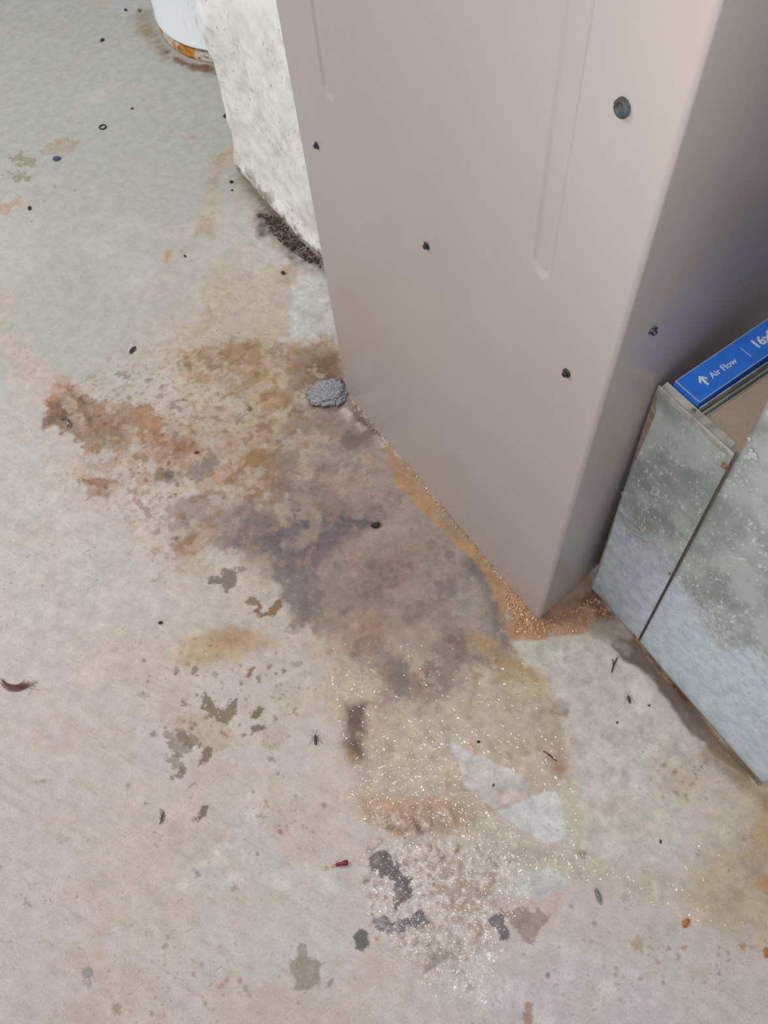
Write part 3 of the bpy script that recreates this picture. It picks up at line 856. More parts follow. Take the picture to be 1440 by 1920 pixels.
def screw_mesh(r):
    """hex washer-head screw, axis along -Y, base at the origin"""
    bm = bmesh.new()

    def ring(rad, h, n, ph=0.0):
        return [bm.verts.new((rad * math.cos(2 * math.pi * i / n + ph), -h, rad * math.sin(2 * math.pi * i / n + ph))) for i in range(n)]
    n = 18
    rs = [ring(r, -0.001, n), ring(r, 0.0006, n), ring(r * 0.9, 0.0012, n), ring(r * 0.62, 0.0014, n)]
    # hexagonal head approximated on the 18 ring by clamping to a hexagon
    def hexr(rad, h):
        out = []
        for i in range(n):
            a = 2 * math.pi * i / n
            m_ = ((a + math.pi / 6) % (math.pi / 3)) - math.pi / 6
            q = rad * math.cos(math.pi / 6) / math.cos(m_)
            out.append(bm.verts.new((q * math.cos(a), -h, q * math.sin(a))))
        return out
    rs += [hexr(r * 0.64, 0.0016), hexr(r * 0.62, 0.0045), ring(r * 0.4, 0.0052, n), ring(r * 0.32, 0.0040, n)]
    for a, b in zip(rs, rs[1:]):
        for i in range(n):
            bm.faces.new((a[i], a[(i + 1) % n], b[(i + 1) % n], b[i]))
    bm.faces.new(rs[-1])
    box(bm, -r * 0.55, r * 0.55, -0.0049, -0.0042, -r * 0.07, r * 0.07)
    bmesh.ops.recalc_face_normals(bm, faces=bm.faces)
    m_ = bpy.data.meshes.new('screw')
    bm.to_mesh(m_); bm.free()
    return m_


sm_ = screw_mesh(0.0062)
sm_.materials.append(screw_mat)


def put(name, mesh, loc, parent, rot=(0, 0, 0)):
    o = bpy.data.objects.new(name, mesh)
    COL.objects.link(o)
    o.parent = parent
    o.location = Vector(loc) - world_loc(parent)
    o.rotation_euler = rot
    return o


for i, (px, py) in enumerate(((594, 273), (800, 461), (1062, 700))):
    p = on_y(px, py, FY0)
    put('screw', sm_, (p.x, FY0, p.z), fpanel, (0, 0.7 * i, 0))
put('screw', sm_, (FX1 + SKEW * 0.057 + 0.0008, 0.541, 0.779), spanel, (0.4, 0, math.pi / 2))
# round plug with a dished face
bm = bmesh.new()
n = 20
prof = [(0.0085, -0.001), (0.0087, 0.0012), (0.0080, 0.0034), (0.0066, 0.0044), (0.0052, 0.0040), (0.0040, 0.0026), (0.0014, 0.0024)]
rings = [[bm.verts.new((r * math.cos(2 * math.pi * i / n) * (1 + 0.04 * math.sin(3 * i)), -h, r * math.sin(2 * math.pi * i / n))) for i in range(n)] for r, h in prof]
for a, b in zip(rings, rings[1:]):
    for i in range(n):
        bm.faces.new((a[i], a[(i + 1) % n], b[(i + 1) % n], b[i]))
bm.faces.new(rings[-1])
pm = bpy.data.meshes.new('hole_plug'); bmesh.ops.recalc_face_normals(bm, faces=bm.faces); bm.to_mesh(pm); bm.free(); pm.materials.append(plug_mat)
p = on_y(1167, 202, FY0)
o = put('hole_plug', pm, (p.x, FY0 + 0.0008, p.z), fpanel)
o['label'] = 'larger round dark plug'

# ================================================================== RETURN DUCT WITH FILTER RACK
k = NT('weathered_galvanised_sheet')
co = k.sep()
n = k.noise(16, 6, 0.65)
col = k.mix(k.ramp(n, 0.35, 0.65), lc(146, 153, 148), lc(184, 191, 186))
# white zinc bloom: solid below a ragged tide line, blotchy above it
tide = k.math('ADD', co[2], k.math('MULTIPLY', k.math('SUBTRACT', k.noise(9, 6, 0.65), 0.5), 0.34))
tide = k.math('ADD', tide, k.math('MULTIPLY', k.math('SUBTRACT', k.noise(120, 5, 0.7), 0.5), 0.16))
bloom = k.ramp(tide, 0.26, 0.36, 0.9, 0)
bcol = k.mix(k.ramp(k.noise(40, 8, 0.7), 0.32, 0.68), lc(212, 221, 229), lc(182, 193, 203))
fl2 = k.math('MULTIPLY', k.ramp(k.noise(1.0, 3, 0.6, k.mapping((170, 170, 100), (0, 0.6, 0))), 0.58, 0.66, 0, 0.62), k.ramp(k.noise(9, 3), 0.34, 0.56, 0.15, 1))
col = k.mix(fl2, col, lc(232, 236, 234))
bspk = k.ramp(k.noise(1.0, 3, 0.6, k.mapping((150, 150, 90), (0, 0.6, 0), (4, 4, 4))), 0.36, 0.44, 0.28, 0)
bcol = k.mix(bspk, bcol, lc(140, 148, 152))
col = k.mix(bloom, col, bcol)
grn = k.math('MULTIPLY', k.ramp(co[2], 0.0, 0.05, 1, 0), k.ramp(k.noise(30, 4), 0.38, 0.6, 0.2, 0.7))
col = k.mix(grn, col, lc(158, 162, 148))
k.set('Base Color', col)
k.set('Metallic', k.ramp(bloom, 0, 0.8, 0.15, 0.0))
k.set('Roughness', k.ramp(bloom, 0, 0.9, 0.5, 0.78))
k.bump(k.noise(130, 5, 0.65), 0.35, 0.0015)
galv = k.m
rusty = simple_mat('rusted_dusty_metal', (128, 108, 94), (150, 138, 126), 70, 0.85, 0, 0.002)
rusty2 = simple_mat('red_brown_rust', (110, 76, 60), (150, 120, 102), 60, 0.75, 0, 0.002)
dustm = NT('dusty_tan_metal')
n = dustm.noise(12, 5, 0.6)
c_ = dustm.mix(dustm.ramp(n, 0.35, 0.65), lc(170, 156, 146), lc(188, 168, 148))
c_ = dustm.mix(dustm.ramp(dustm.noise(110, 4, 0.65), 0.6, 0.7, 0, 0.6), c_, lc(120, 110, 100))
dustm.set('Base Color', c_); dustm.set('Roughness', 0.8)
dustm.bump(dustm.noise(150, 4), 0.4, 0.001)
dustm = dustm.m
lipm = simple_mat('pale_oxidised_folded_edge', (150, 148, 140), (186, 182, 174), 40, 0.7, 0, 0.0012)

duct = empty('return_air_duct', (-0.12, 0.80, 0))
tag(duct, 'weathered galvanised return-air duct with filter rack beside the furnace', 'duct')
RZ = 0.628
DYL, DYR = 0.6005, 0.594       # main front plane at its left and right end
DX1 = 0.1165
DH = 1.95
LEAN = -0.037


def sxl(z): return -0.199 + LEAN * z     # seam line


def rackl(z): return -0.333 - 0.0375 * z  # left edge of the rack face, leaning with the furnace side


# rack face
def rack_fn(u, v):
    z = 0.003 + v * (RZ - 0.003)
    x = rackl(z) + u * (sxl(z) - 0.001 - rackl(z))
    d = 0.003 * fbm(x, z, 7, 3, 41) + 0.004 * sstep(0.12, 0.0, u) * sstep(0.1, 0.0, np.abs(z - 0.24)) * 0
    return np.stack([x, np.full_like(x, 0.6045) - 0.001 * u - d * sstep(0, .1, u) * sstep(1, .9, u), z], -1)


rf = grid_mesh('rack_face', rack_fn, 40, 120, galv, duct)
md = rf.modifiers.new('thickness', 'SOLIDIFY'); md.thickness = 0.0012; md.offset = 1
# folded top lip
bm = bmesh.new()
hexa(bm, [(rackl(RZ) + 0.002, 0.6025, RZ - 0.0095), (sxl(RZ) - 0.002, 0.6012, RZ - 0.0115), (sxl(RZ) - 0.002, 0.6050, RZ - 0.0115), (rackl(RZ) + 0.002, 0.6055, RZ - 0.0095),
          (rackl(RZ) + 0.002, 0.6025, RZ + 0.0010), (sxl(RZ) - 0.002, 0.6012, RZ - 0.0035), (sxl(RZ) - 0.002, 0.6050, RZ - 0.0035), (rackl(RZ) + 0.002, 0.6055, RZ + 0.001)])
bevel(bm, 0.0008)
from_bm('folded_edge', bm, lipm, rf)
bm = bmesh.new()
hexa(bm, [(rackl(RZ) + 0.004, 0.6045, RZ - 0.004), (sxl(RZ) - 0.012, 0.6045, RZ - 0.0075), (sxl(RZ) - 0.012, 0.618, RZ - 0.004), (rackl(RZ) + 0.004, 0.6160, RZ - 0.000),
          (rackl(RZ) + 0.004, 0.6045, RZ - 0.0028), (sxl(RZ) - 0.012, 0.6045, RZ - 0.0063), (sxl(RZ) - 0.012, 0.618, RZ - 0.0028), (rackl(RZ) + 0.004, 0.6160, RZ + 0.0012)])
from_bm('top_lip', bm, lipm, duct)
# rusty flange along the furnace side
bm = bmesh.new()
pz = [0.05, 0.15, 0.25, 0.33, 0.40, 0.47, 0.54, 0.60, RZ - 0.004]
pv = []
for i, z in enumerate(pz):
    w = (0.003, 0.003, 0.0035, 0.004, 0.005, 0.0065, 0.009, 0.011, 0.013)[i]
    q = 0.0006 * math.sin(5 * i)
    pv.append([bm.verts.new((rackl(z) + 0.0003 + a * w, 0.6030 + b + q, z)) for a, b in ((0, 0), (1, 0.0005), (1, 0.004), (0, 0.004))])
for a, b in zip(pv, pv[1:]):
    for i in range(4):
        bm.faces.new((a[i], a[(i + 1) % 4], b[(i + 1) % 4], b[i]))
bm.faces.new(pv[0][::-1]); bm.faces.new(pv[-1])
from_bm('side_flange', bm, rusty, rf)
# cover plate of the rack and the channels beside the filter slot
CX0 = -0.287
bm = bmesh.new()
hexa(bm, [(CX0, 0.617, RZ - 0.014), (sxl(RZ) + 0.004, 0.607, RZ - 0.014), (sxl(RZ) + 0.004, 1.04, RZ - 0.014), (CX0 - 0.012, 1.04, RZ - 0.014),
          (CX0, 0.617, RZ - 0.0125), (sxl(RZ) + 0.004, 0.607, RZ - 0.0125), (sxl(RZ) + 0.004, 1.04, RZ - 0.0125), (CX0 - 0.012, 1.04, RZ - 0.0125)])
from_bm('cover_plate', bm, dustm, duct)
for x0, z1, mt in ((-0.2985, RZ + 0.002, lipm), (-0.2925, RZ - 0.004, galv), (-0.2885, RZ - 0.010, lipm)):
    bm = bmesh.new()
    hexa(bm, [(x0, 0.619, 0.02), (x0 + 0.0018, 0.619, 0.02), (x0 - 0.0022, 1.04, 0.02), (x0 - 0.004, 1.04, 0.02),
              (x0, 0.619, z1), (x0 + 0.0018, 0.619, z1), (x0 - 0.0022, 1.04, z1), (x0 - 0.004, 1.04, z1)])
    from_bm('slot_channel', bm, mt, duct)
# main duct: front sheet and box behind
def main_fn(u, v):
    z = 0.012 + v * (DH - 0.012)
    x = sxl(z) + 0.0055 + u * (DX1 - sxl(z) - 0.0055)
    y = DYL + (DYR - DYL) * u
    d = 0.004 * fbm(x, z, 5, 3, 51) * sstep(0, .12, u) * sstep(1, .9, u)
    return np.stack([x, y - d, z], -1)


mf = grid_mesh('front_sheet', main_fn, 60, 220, galv, duct)
md = mf.modifiers.new('thickness', 'SOLIDIFY'); md.thickness = 0.0012; md.offset = 1
bm = bmesh.new()
hexa(bm, [(sxl(0) + 0.004, 0.618, 0.01), (DX1 - 0.0015, 0.599, 0.01), (DX1 - 0.0015, 1.04, 0.01), (sxl(0) + 0.006, 1.04, 0.01),
          (sxl(DH) + 0.004, 0.618, DH), (DX1 - 0.0015, 0.599, DH), (DX1 - 0.0015, 1.04, DH), (sxl(DH) + 0.006, 1.04, DH)])
from_bm('duct_body', bm, galv, duct)
bm = bmesh.new()
hexa(bm, [(sxl(0.004) - 0.003, 0.6065, 0.004), (sxl(0.004) + 0.009, 0.6065, 0.004), (sxl(0.004) + 0.009, 0.6075, 0.004), (sxl(0.004) - 0.003, 0.6075, 0.004),
          (sxl(RZ) - 0.003, 0.6065, RZ), (sxl(RZ) + 0.009, 0.6065, RZ), (sxl(RZ) + 0.009, 0.6075, RZ), (sxl(RZ) - 0.003, 0.6075, RZ)])
from_bm('seam_filler', bm, simple_mat('seam_shade', (104, 102, 94), (128, 122, 108), 60, 0.8), duct)  # added filler; its dull colour stands for the shade inside the seam gap
# folded corner at the far right, and the raised lap beside the seam
bm = bmesh.new()
box(bm, DX1 - 0.001, DX1 + 0.0006, DYR - 0.001, DYR + 0.05, 0.006, DH)
from_bm('corner_fold', bm, galv, duct)
# foot: wet strip of swollen board and rusted edge
bm = bmesh.new()
N = 40
vv = []
for i in range(N + 1):
    t = i / N
    x = -0.206 + t * (DX1 + 0.206)
    y = DYL + (DYR - DYL) * t
    w = 0.0015 + 0.0016 * math.sin(7 * t) ** 2 + 0.0008 * math.sin(31 * t)
    h = 0.0110 + 0.0012 * math.sin(13 * t + 1)
    vv.append([bm.verts.new(q) for q in ((x, y - w - 0.003, 0.0005), (x, y - w, h * 0.7), (x, y - 0.001, h), (x, y + 0.02, h), (x, y + 0.02, 0.0005))])
for a, b in zip(vv, vv[1:]):
    for i in range(5):
        bm.faces.new((a[i], a[(i + 1) % 5], b[(i + 1) % 5], b[i]))
bm.faces.new(vv[0][::-1]); bm.faces.new(vv[-1])
k = NT('wet_board_edge')
n = k.noise(1.0, 5, 0.6, k.mapping((9, 60, 60)))
cl = k.mix(k.ramp(n, 0.38, 0.62), lc(112, 92, 66), lc(176, 158, 126))
xs = k.sep()[0]
red = k.math('MULTIPLY', k.math('MULTIPLY', k.ramp(xs, -0.19, -0.15), k.ramp(xs, -0.03, -0.07)), k.ramp(k.noise(24, 4), 0.36, 0.5))
cl = k.mix(red, cl, lc(92, 38, 20))
k.set('Base Color', cl); k.set('Roughness', 0.55); k.set('Coat Weight', 0.7); k.set('Coat Roughness', 0.08)
k.bump(k.noise(200, 4), 0.6, 0.002)
from_bm('wet_foot_strip', bm, k.m, duct, smooth=False)
# rusty screws on the rack face
rm = screw_mesh(0.0058); rm.materials.append(rusty2)
for px, py, sc in ((1360, 873, 1.0), (1256, 1075, 0.6), (1188, 1196, 0.8)):
    p = on_y(px, py, 0.6025)
    o = put('rusty_screw', rm, (p.x, 0.6030, max(p.z, 0.008)), rf, (0, px, 0))
    o.scale = (sc, sc, sc)
p = on_y(1310, 775, 0.612)
bm = bmesh.new(); bmesh.ops.create_icosphere(bm, subdivisions=2, radius=0.0032)
for v in bm.verts: v.co.z *= 0.5
pmh = bpy.data.meshes.new('lip_rivet'); bm.to_mesh(pmh); bm.free(); pmh.materials.append(rusty2)
put('lip_rivet', pmh, (-0.300, 0.611, RZ - 0.0005), duct)
# white paint drip and clear droplet on the sheets
bm = bmesh.new()
q = on_y(1411, 852, 0.6)
for dx, dz, r in ((0, 0, 0.006), (0.003, 0.004, 0.005), (-0.002, -0.006, 0.005), (-0.005, -0.010, 0.0035), (0.006, 0.001, 0.004), (-0.012, 0.020, 0.0035), (-0.003, 0.006, 0.004)):
    bmesh.ops.create_icosphere(bm, subdivisions=2, radius=r, matrix=Matrix.Translation((q.x + dx, 0.5975, q.z + dz)) @ Matrix.Diagonal((0.8, 0.12, 0.9, 1)))
from_bm('paint_drip', bm, simple_mat('white_paint_drip', (206, 208, 204), (190, 192, 188), 80, 0.6), duct, smooth=True)
q = on_y(1160, 917, 0.6025)
bm = bmesh.new()
ringp = [(q.x + 0.012 + 0.0045 * math.cos(2 * math.pi * i / 20), 0.6025, q.z + 0.0045 * math.sin(2 * math.pi * i / 20)) for i in range(21)]
tube(bm, ringp, 0.0008, 6)
from_bm('droplet_ring', bm, simple_mat('clear_droplet', (196, 198, 194), (170, 174, 170), 90, 0.2), duct, smooth=True)

# ================================================================== AIR FILTER
FZ = 0.636
fyA, fyB = 0.6195, 1.02
filt = empty('air_filter', (-0.325, 0.82, 0.02))
tag(filt, 'blue cardboard-framed pleated air filter standing in the duct slot', 'filter')


def fxl(y): return -0.3445 - 0.02 * (y - 0.61)    # left face


FW = 0.043
blue = NT('printed_blue_card')
n = blue.noise(60, 4)
blue.set('Base Color', blue.mix(blue.ramp(n, 0.35, 0.7), lc(40, 120, 234), lc(50, 132, 240)))
blue.set('Roughness', 0.5)
blue_m = blue.m
card = simple_mat('pale_card_edge', (170, 176, 196), (190, 186, 186), 120, 0.8)
white_print = simple_mat('white_print', (232, 236, 240), (222, 228, 236), 100, 0.6)


def fbox(bm, a0, a1, y0, y1, z0, z1):
    """box in filter coordinates: a across the filter from its furnace side"""
    hexa(bm, [(fxl(y0) + a0, y0, z0), (fxl(y0) + a1, y0, z0), (fxl(y1) + a1, y1, z0), (fxl(y1) + a0, y1, z0),
              (fxl(y0) + a0, y0, z1), (fxl(y0) + a1, y0, z1), (fxl(y1) + a1, y1, z1), (fxl(y1) + a0, y1, z1)])


bm = bmesh.new()
fbox(bm, 0, FW, fyA, fyB, FZ - 0.0025, FZ)
fbox(bm, 0, FW, fyA, fyB, 0.022, 0.0245)
fbox(bm, 0, FW, fyA, fyA + 0.0025, 0.0245, FZ - 0.0025)
fbox(bm, 0, FW, fyB - 0.0025, fyB, 0.0245, FZ - 0.0025)
fbox(bm, 0, 0.0015, fyA + 0.0025, fyB - 0.0025, FZ - 0.03, FZ - 0.0025)
fbox(bm, FW - 0.0015, FW, fyA + 0.0025, fyB - 0.0025, FZ - 0.03, FZ - 0.0025)
frame = from_bm('card_frame', bm, blue_m, filt)
bm = bmesh.new()
fbox(bm, -0.0002, 0.0010, fyA, fyB, FZ - 0.0004, FZ + 0.0003)
fbox(bm, FW - 0.0010, FW + 0.0002, fyA, fyB, FZ - 0.0004, FZ + 0.0003)
fbox(bm, 0.0010, FW - 0.0010, fyA - 0.0002, fyA + 0.0010, FZ - 0.0004, FZ + 0.0003)
from_bm('pale_edge', bm, card, frame)
# pleats
bm = bmesh.new()
rows = []
M = 34
for i in range(M + 1):
    y = fyA + 0.003 + (fyB - fyA - 0.006) * i / M
    a = 0.004 if i % 2 else FW - 0.004
    rows.append((bm.verts.new((fxl(y) + a, y, 0.025)), bm.verts.new((fxl(y) + a, y, FZ - 0.003))))
for a, b in zip(rows, rows[1:]):
    bm.faces.new((a[0], b[0], b[1], a[1]))
from_bm('pleated_media', bm, simple_mat('white_filter_media', (206, 206, 202), (190, 188, 182), 200, 0.9), filt)


def text_part(name, body, size, y, a, offset, mat):
    cu = bpy.data.curves.new(name, 'FONT')
    cu.body = body
    cu.size = size
    cu.offset = offset
    cu.extrude = 0.00015
    cu.resolution_u = 3
    to = bpy.data.objects.new(name, cu)
    COL.objects.link(to)
    dg = bpy.context.evaluated_depsgraph_get()
    dg.update()
    tm = bpy.data.meshes.new_from_object(to.evaluated_get(dg))
    bpy.data.objects.remove(to)
    # local x -> +Y, local y -> -X
    tm.transform(Matrix(((0, -1, 0, fxl(y) + a), (1, 0, 0, y), (0, 0, 1, FZ + 0.0002), (0, 0, 0, 1))))
    tm.materials.clear()
    return link_mesh(name, tm, mat, frame)


text_part('air_flow_lettering', 'Air Flow', 0.0128, 0.6600, 0.0262, 0.00015, white_print)
text_part('size_lettering', '16x2', 0.0200, 0.7400, 0.0270, 0.0007, white_print)
bm = bmesh.new()
ay, aa = 0.6485, 0.0215      # arrow centre; points to the furnace (small a)
arrow = [(-0.009, 0), (-0.001, -0.0072), (0.0014, -0.0050), (-0.0030, -0.0012 - 0.0006), (0.0085, -0.0016), (0.0085, 0.0016), (-0.0030, 0.0018), (0.0014, 0.0050), (-0.001, 0.0072)]
vs = [bm.verts.new((fxl(ay) + aa + a, ay + b, FZ + 0.0004)) for a, b in arrow]
vs2 = [bm.verts.new((fxl(ay) + aa + a, ay + b, FZ + 0.0001)) for a, b in arrow]
bm.faces.new(vs); bm.faces.new(vs2[::-1])
for i in range(len(arrow)):
    j = (i + 1) % len(arrow)
    bm.faces.new((vs[i], vs2[i], vs2[j], vs[j]))
from_bm('arrow_print', bm, white_print, frame)
bm = bmesh.new()
fbox(bm, 0.0125, 0.0315, 0.7245, 0.7252, FZ + 0.0001, FZ + 0.0004)
from_bm('divider_print', bm, white_print, frame)

# ================================================================== LOOSE THINGS ON THE FLOOR
def floor_z(x, y):
    i = min(NX - 1, np.searchsorted(GX, x)); j = min(NY - 1, np.searchsorted(GY, y))
    return float(HGT[i, j])


def spot(px, py):
    p = at(px, py)
    p.z = floor_z(p.x, p.y)
    return p


def lump(bm, c, r, sq=(1, 1, 0.6), rough=0.35, sub=2, seed=0):
    q = bmesh.ops.create_icosphere(bm, subdivisions=sub, radius=1.0)
    rnd = random.Random(seed)
    off = [rnd.uniform(0, 50) for _ in range(3)]
    rot = rnd.uniform(0, 6.28)
    from mathutils import noise as mn
    for v in q['verts']:
        d = 1 + rough * mn.noise(Vector((v.co.x * 1.6 + off[0], v.co.y * 1.6 + off[1], v.co.z * 1.6 + off[2]))) * 1.6
        x, y, z = v.co.x * d * sq[0] * r, v.co.y * d * sq[1] * r, v.co.z * d * sq[2] * r
        v.co = Vector((c[0] + x * math.cos(rot) - y * math.sin(rot), c[1] + x * math.sin(rot) + y * math.cos(rot), c[2] + max(z, -sq[2] * r * 0.75)))
    return q['verts']


def crumb(name, label, cat, px, py, r, mat, sq=(1, 0.75, 0.5), seed=0, group=None, sub=2, rough=0.35):
    p = spot(px, py)
    bm = bmesh.new()
    lump(bm, (0, 0, sq[2] * r * 0.72), r, sq, rough, sub, seed)
    o = from_bm(name, bm, mat, None, loc=p)
    tag(o, label, cat, group)
    return o


black_rub = simple_mat('black_rubber', (30, 30, 32), (44, 44, 46), 300, 0.5)
dark_c = simple_mat('dark_crumb_dirt', (46, 40, 38), (76, 68, 62), 300, 0.8)
grey_c = simple_mat('grey_crumb_mortar', (112, 110, 106), (146, 144, 140), 200, 0.9)
brown_c = simple_mat('brown_crumb_rust', (96, 58, 36), (130, 86, 56), 200, 0.8)
orange_c = simple_mat('orange_rust_flake', (186, 118, 50), (160, 96, 40), 200, 0.6, coat=0.4)
blue_c = simple_mat('blue_grey_crumb', (66, 72, 104), (90, 94, 120), 200, 0.7)

# o-ring
p = spot(193, 239)
bm = bmesh.new()
nR, nr, R_, r_ = 32, 8, 0.0105, 0.0021
vr = [[bm.verts.new(((R_ + r_ * math.cos(2 * math.pi * j / nr)) * math.cos(2 * math.pi * i / nR) * 1.05,
                     (R_ + r_ * math.cos(2 * math.pi * j / nr)) * math.sin(2 * math.pi * i / nR) * 0.95, r_ + r_ * math.sin(2 * math.pi * j / nr))) for j in range(nr)] for i in range(nR)]
for i in range(nR):
    for j in range(nr):
        bm.faces.new((vr[i][j], vr[(i + 1) % nR][j], vr[(i + 1) % nR][(j + 1) % nr], vr[i][(j + 1) % nr]))
tag(from_bm('rubber_ring', bm, black_rub, None, True, loc=p), 'small black rubber o-ring lying on the clean grey floor', 'o-ring')

for nm, lb, px, py, r, mt, sq in (
        ('dirt_crumb', 'dark crumb against the left edge of the white wall', 424, 219, 0.009, dark_c, (1, .8, .6)),
        ('dirt_crumb', 'dark crumb beside the tan trickle at the white wall foot', 434, 342, 0.006, dark_c, (1, .8, .6)),
        ('dirt_crumb', 'tiny dark crumb just below the crumb at the wall foot', 435, 357, 0.0035, dark_c, (1, .8, .6)),
        ('dirt_crumb', 'dark crumb between the white wall and the furnace edge', 531, 513, 0.007, dark_c, (1, .7, .6)),
        ('dirt_crumb', 'grey-black crumb on pale floor above the left rust patch', 249, 657, 0.0085, dark_c, (1.3, .7, .45)),
        ('dirt_crumb', 'tiny black crumb below the tan trickle end', 347, 481, 0.0045, dark_c, (1, .7, .6)),
        ('dirt_crumb', 'small dark crumb in the upper left floor below the pink flake', 56, 391, 0.007, dark_c, (1.2, .8, .5)),
        ('dirt_crumb', 'tiny dark crumb on the floor left of the water heater', 192, 76, 0.008, dark_c, (1.2, .8, .4)),
        ('dirt_crumb', 'dark green crumb near the top edge beside the heater', 236, 20, 0.006, dark_c, (1, .8, .6)),
        ('dirt_crumb', 'small dark crumb above the black o-ring to its right', 248, 204, 0.005, dark_c, (1, .8, .5)),
        ('dirt_crumb', 'dark crumb on pale floor left of the gold stain', 301, 1168, 0.0045, dark_c, (1, .8, .5)),
        ('dirt_crumb', 'black speck on wet film above the white arrow-shaped patch', 897, 1391, 0.0032, dark_c, (1, .8, .6)),
        ('dirt_crumb', 'larger of two specks beside the insect near the duct', 1217, 1323, 0.0022, dark_c, (1, .8, .6)),
        ('dirt_crumb', 'small dark speck below the insect near the duct', 1157, 1355, 0.0022, dark_c, (1, .8, .6)),
        ('dirt_crumb', 'dark speck on the clean patch left of the white triangle', 925, 1472, 0.0022, dark_c, (1.6, .6, .6)),
        ('dirt_crumb', 'dark speck on the pale patch at lower right', 1238, 1578, 0.0024, dark_c, (1.4, .7, .6)),
        ('mortar_crumb', 'grey pebble embedded in brown stain left of the furnace foot', 467, 767, 0.006, grey_c, (1, .8, .5)),
        ('mortar_crumb', 'grey elongated chip lying right of the crusty patch', 1121, 1680, 0.0085, grey_c, (1.4, .5, .4)),
        ('blister_stand_in', 'dark lump added in place of a glinting blister in the hazy centre', 704, 986, 0.010, black_rub, (1, .7, .5)),  # added lump, stands in for a floor blister with a highlight
        ('rust_flake', 'bright orange rust flake at lower right', 1286, 1731, 0.0062, orange_c, (.75, 1.2, .35)),
        ('rust_flake', 'orange flake at the right edge near the bottom', 1437, 1786, 0.006, orange_c, (.8, 1.2, .35)),
        ('rust_crumb', 'red-brown crumb beside the dark grit at the wall foot', 487, 405, 0.007, brown_c, (1, .8, .6)),
        ('rust_crumb', 'dark brown crumb in the rusty streak left of the grey flake', 369, 849, 0.005, brown_c, (1, .8, .5)),
        ('blue_crumb', 'blue-grey crumb under the tan flaked patch', 107, 299, 0.011, blue_c, (1.1, .8, .5)),
        ('mortar_crumb', 'small pale grey crumb beside the rust near the heater', 261, 21, 0.008, grey_c, (1, .8, .6))):
    crumb(nm, lb, 'debris', px, py, r, mt, sq, seed=px * 7 + py, group='crumbs scattered on the floor')

# grey crumbly lump at the furnace foot
p = spot(617, 741)
bm = bmesh.new()
q = bmesh.ops.create_icosphere(bm, subdivisions=5, radius=1.0)
from mathutils import noise as mn
ax = (at(650, 741) - at(585, 741)).normalized(); ay_ = Vector((-ax.y, ax.x, 0))
for v in q['verts']:
    c = v.co.copy()
    d = 1 + 0.55 * mn.noise(c * 1.3) + 0.3 * mn.noise(c * 5 + Vector((9, 2, 4))) + 0.14 * mn.noise(c * 13)
    v.co = ax * (c.x * d * 0.042) + ay_ * (c.y * d * 0.033) + Vector((0, 0, 0.006 + max(-0.6, c.z) * d * 0.005))
grey_l = simple_mat('grey_crumbly_putty', (112, 112, 116), (190, 190, 194), 330, 0.95, 0, 0.004)
tag(from_bm('putty_lump', bm, grey_l, None, True, loc=p), 'grey crumbly lump on the floor at the left foot of the furnace', 'debris')

# shiny bent metal scrap in the rust
p = spot(122, 795)
bm = bmesh.new()
pts = [(0.016 * math.cos(t), 0.010 * math.sin(t), 0.004 + 0.004 * math.sin(t * 1.0)) for t in np.linspace(0.2, 3.4, 14)]
tube(bm, pts, [0.0015] + [0.0026] * 12 + [0.0015], 8)
metal_s = simple_mat('tarnished_bright_metal', (150, 146, 142), (96, 80, 68), 120, 0.25, 0.8)
tag(from_bm('metal_scrap', bm, metal_s, None, True, loc=p), 'small bent shiny metal scrap half sunk in the left rust patch', 'scrap')

# red plastic piece with pale tip
p = spot(641, 1620)
e = empty('plastic_connector', p)
tag(e, 'small dark-red plastic piece with pale wire end on the floor', 'debris')
dr = (at(658, 1616) - at(615, 1626)).normalized()
nr_ = Vector((-dr.y, dr.x, 0))
red_m = simple_mat('dark_red_plastic', (126, 28, 58), (104, 18, 44), 120, 0.35)
bm = bmesh.new()
tube(bm, [p + dr * s + Vector((0, 0, 0.0045)) for s in (-0.010, -0.009, 0.002, 0.004, 0.010, 0.0115)], [0.0015, 0.0030, 0.0034, 0.0046, 0.0046, 0.003], 10)
from_bm('plastic_sleeve', bm, red_m, e, True)
bm = bmesh.new()
tube(bm, [p + dr * s + nr_ * w + Vector((0, 0, 0.0025)) for s, w in ((-0.009, 0), (-0.015, 0.0005), (-0.020, -0.001))], [0.002, 0.0022, 0.0012], 8)
from_bm('wire_end', bm, simple_mat('beige_wire_end', (196, 170, 140), (176, 150, 124), 120, 0.7), e, True)


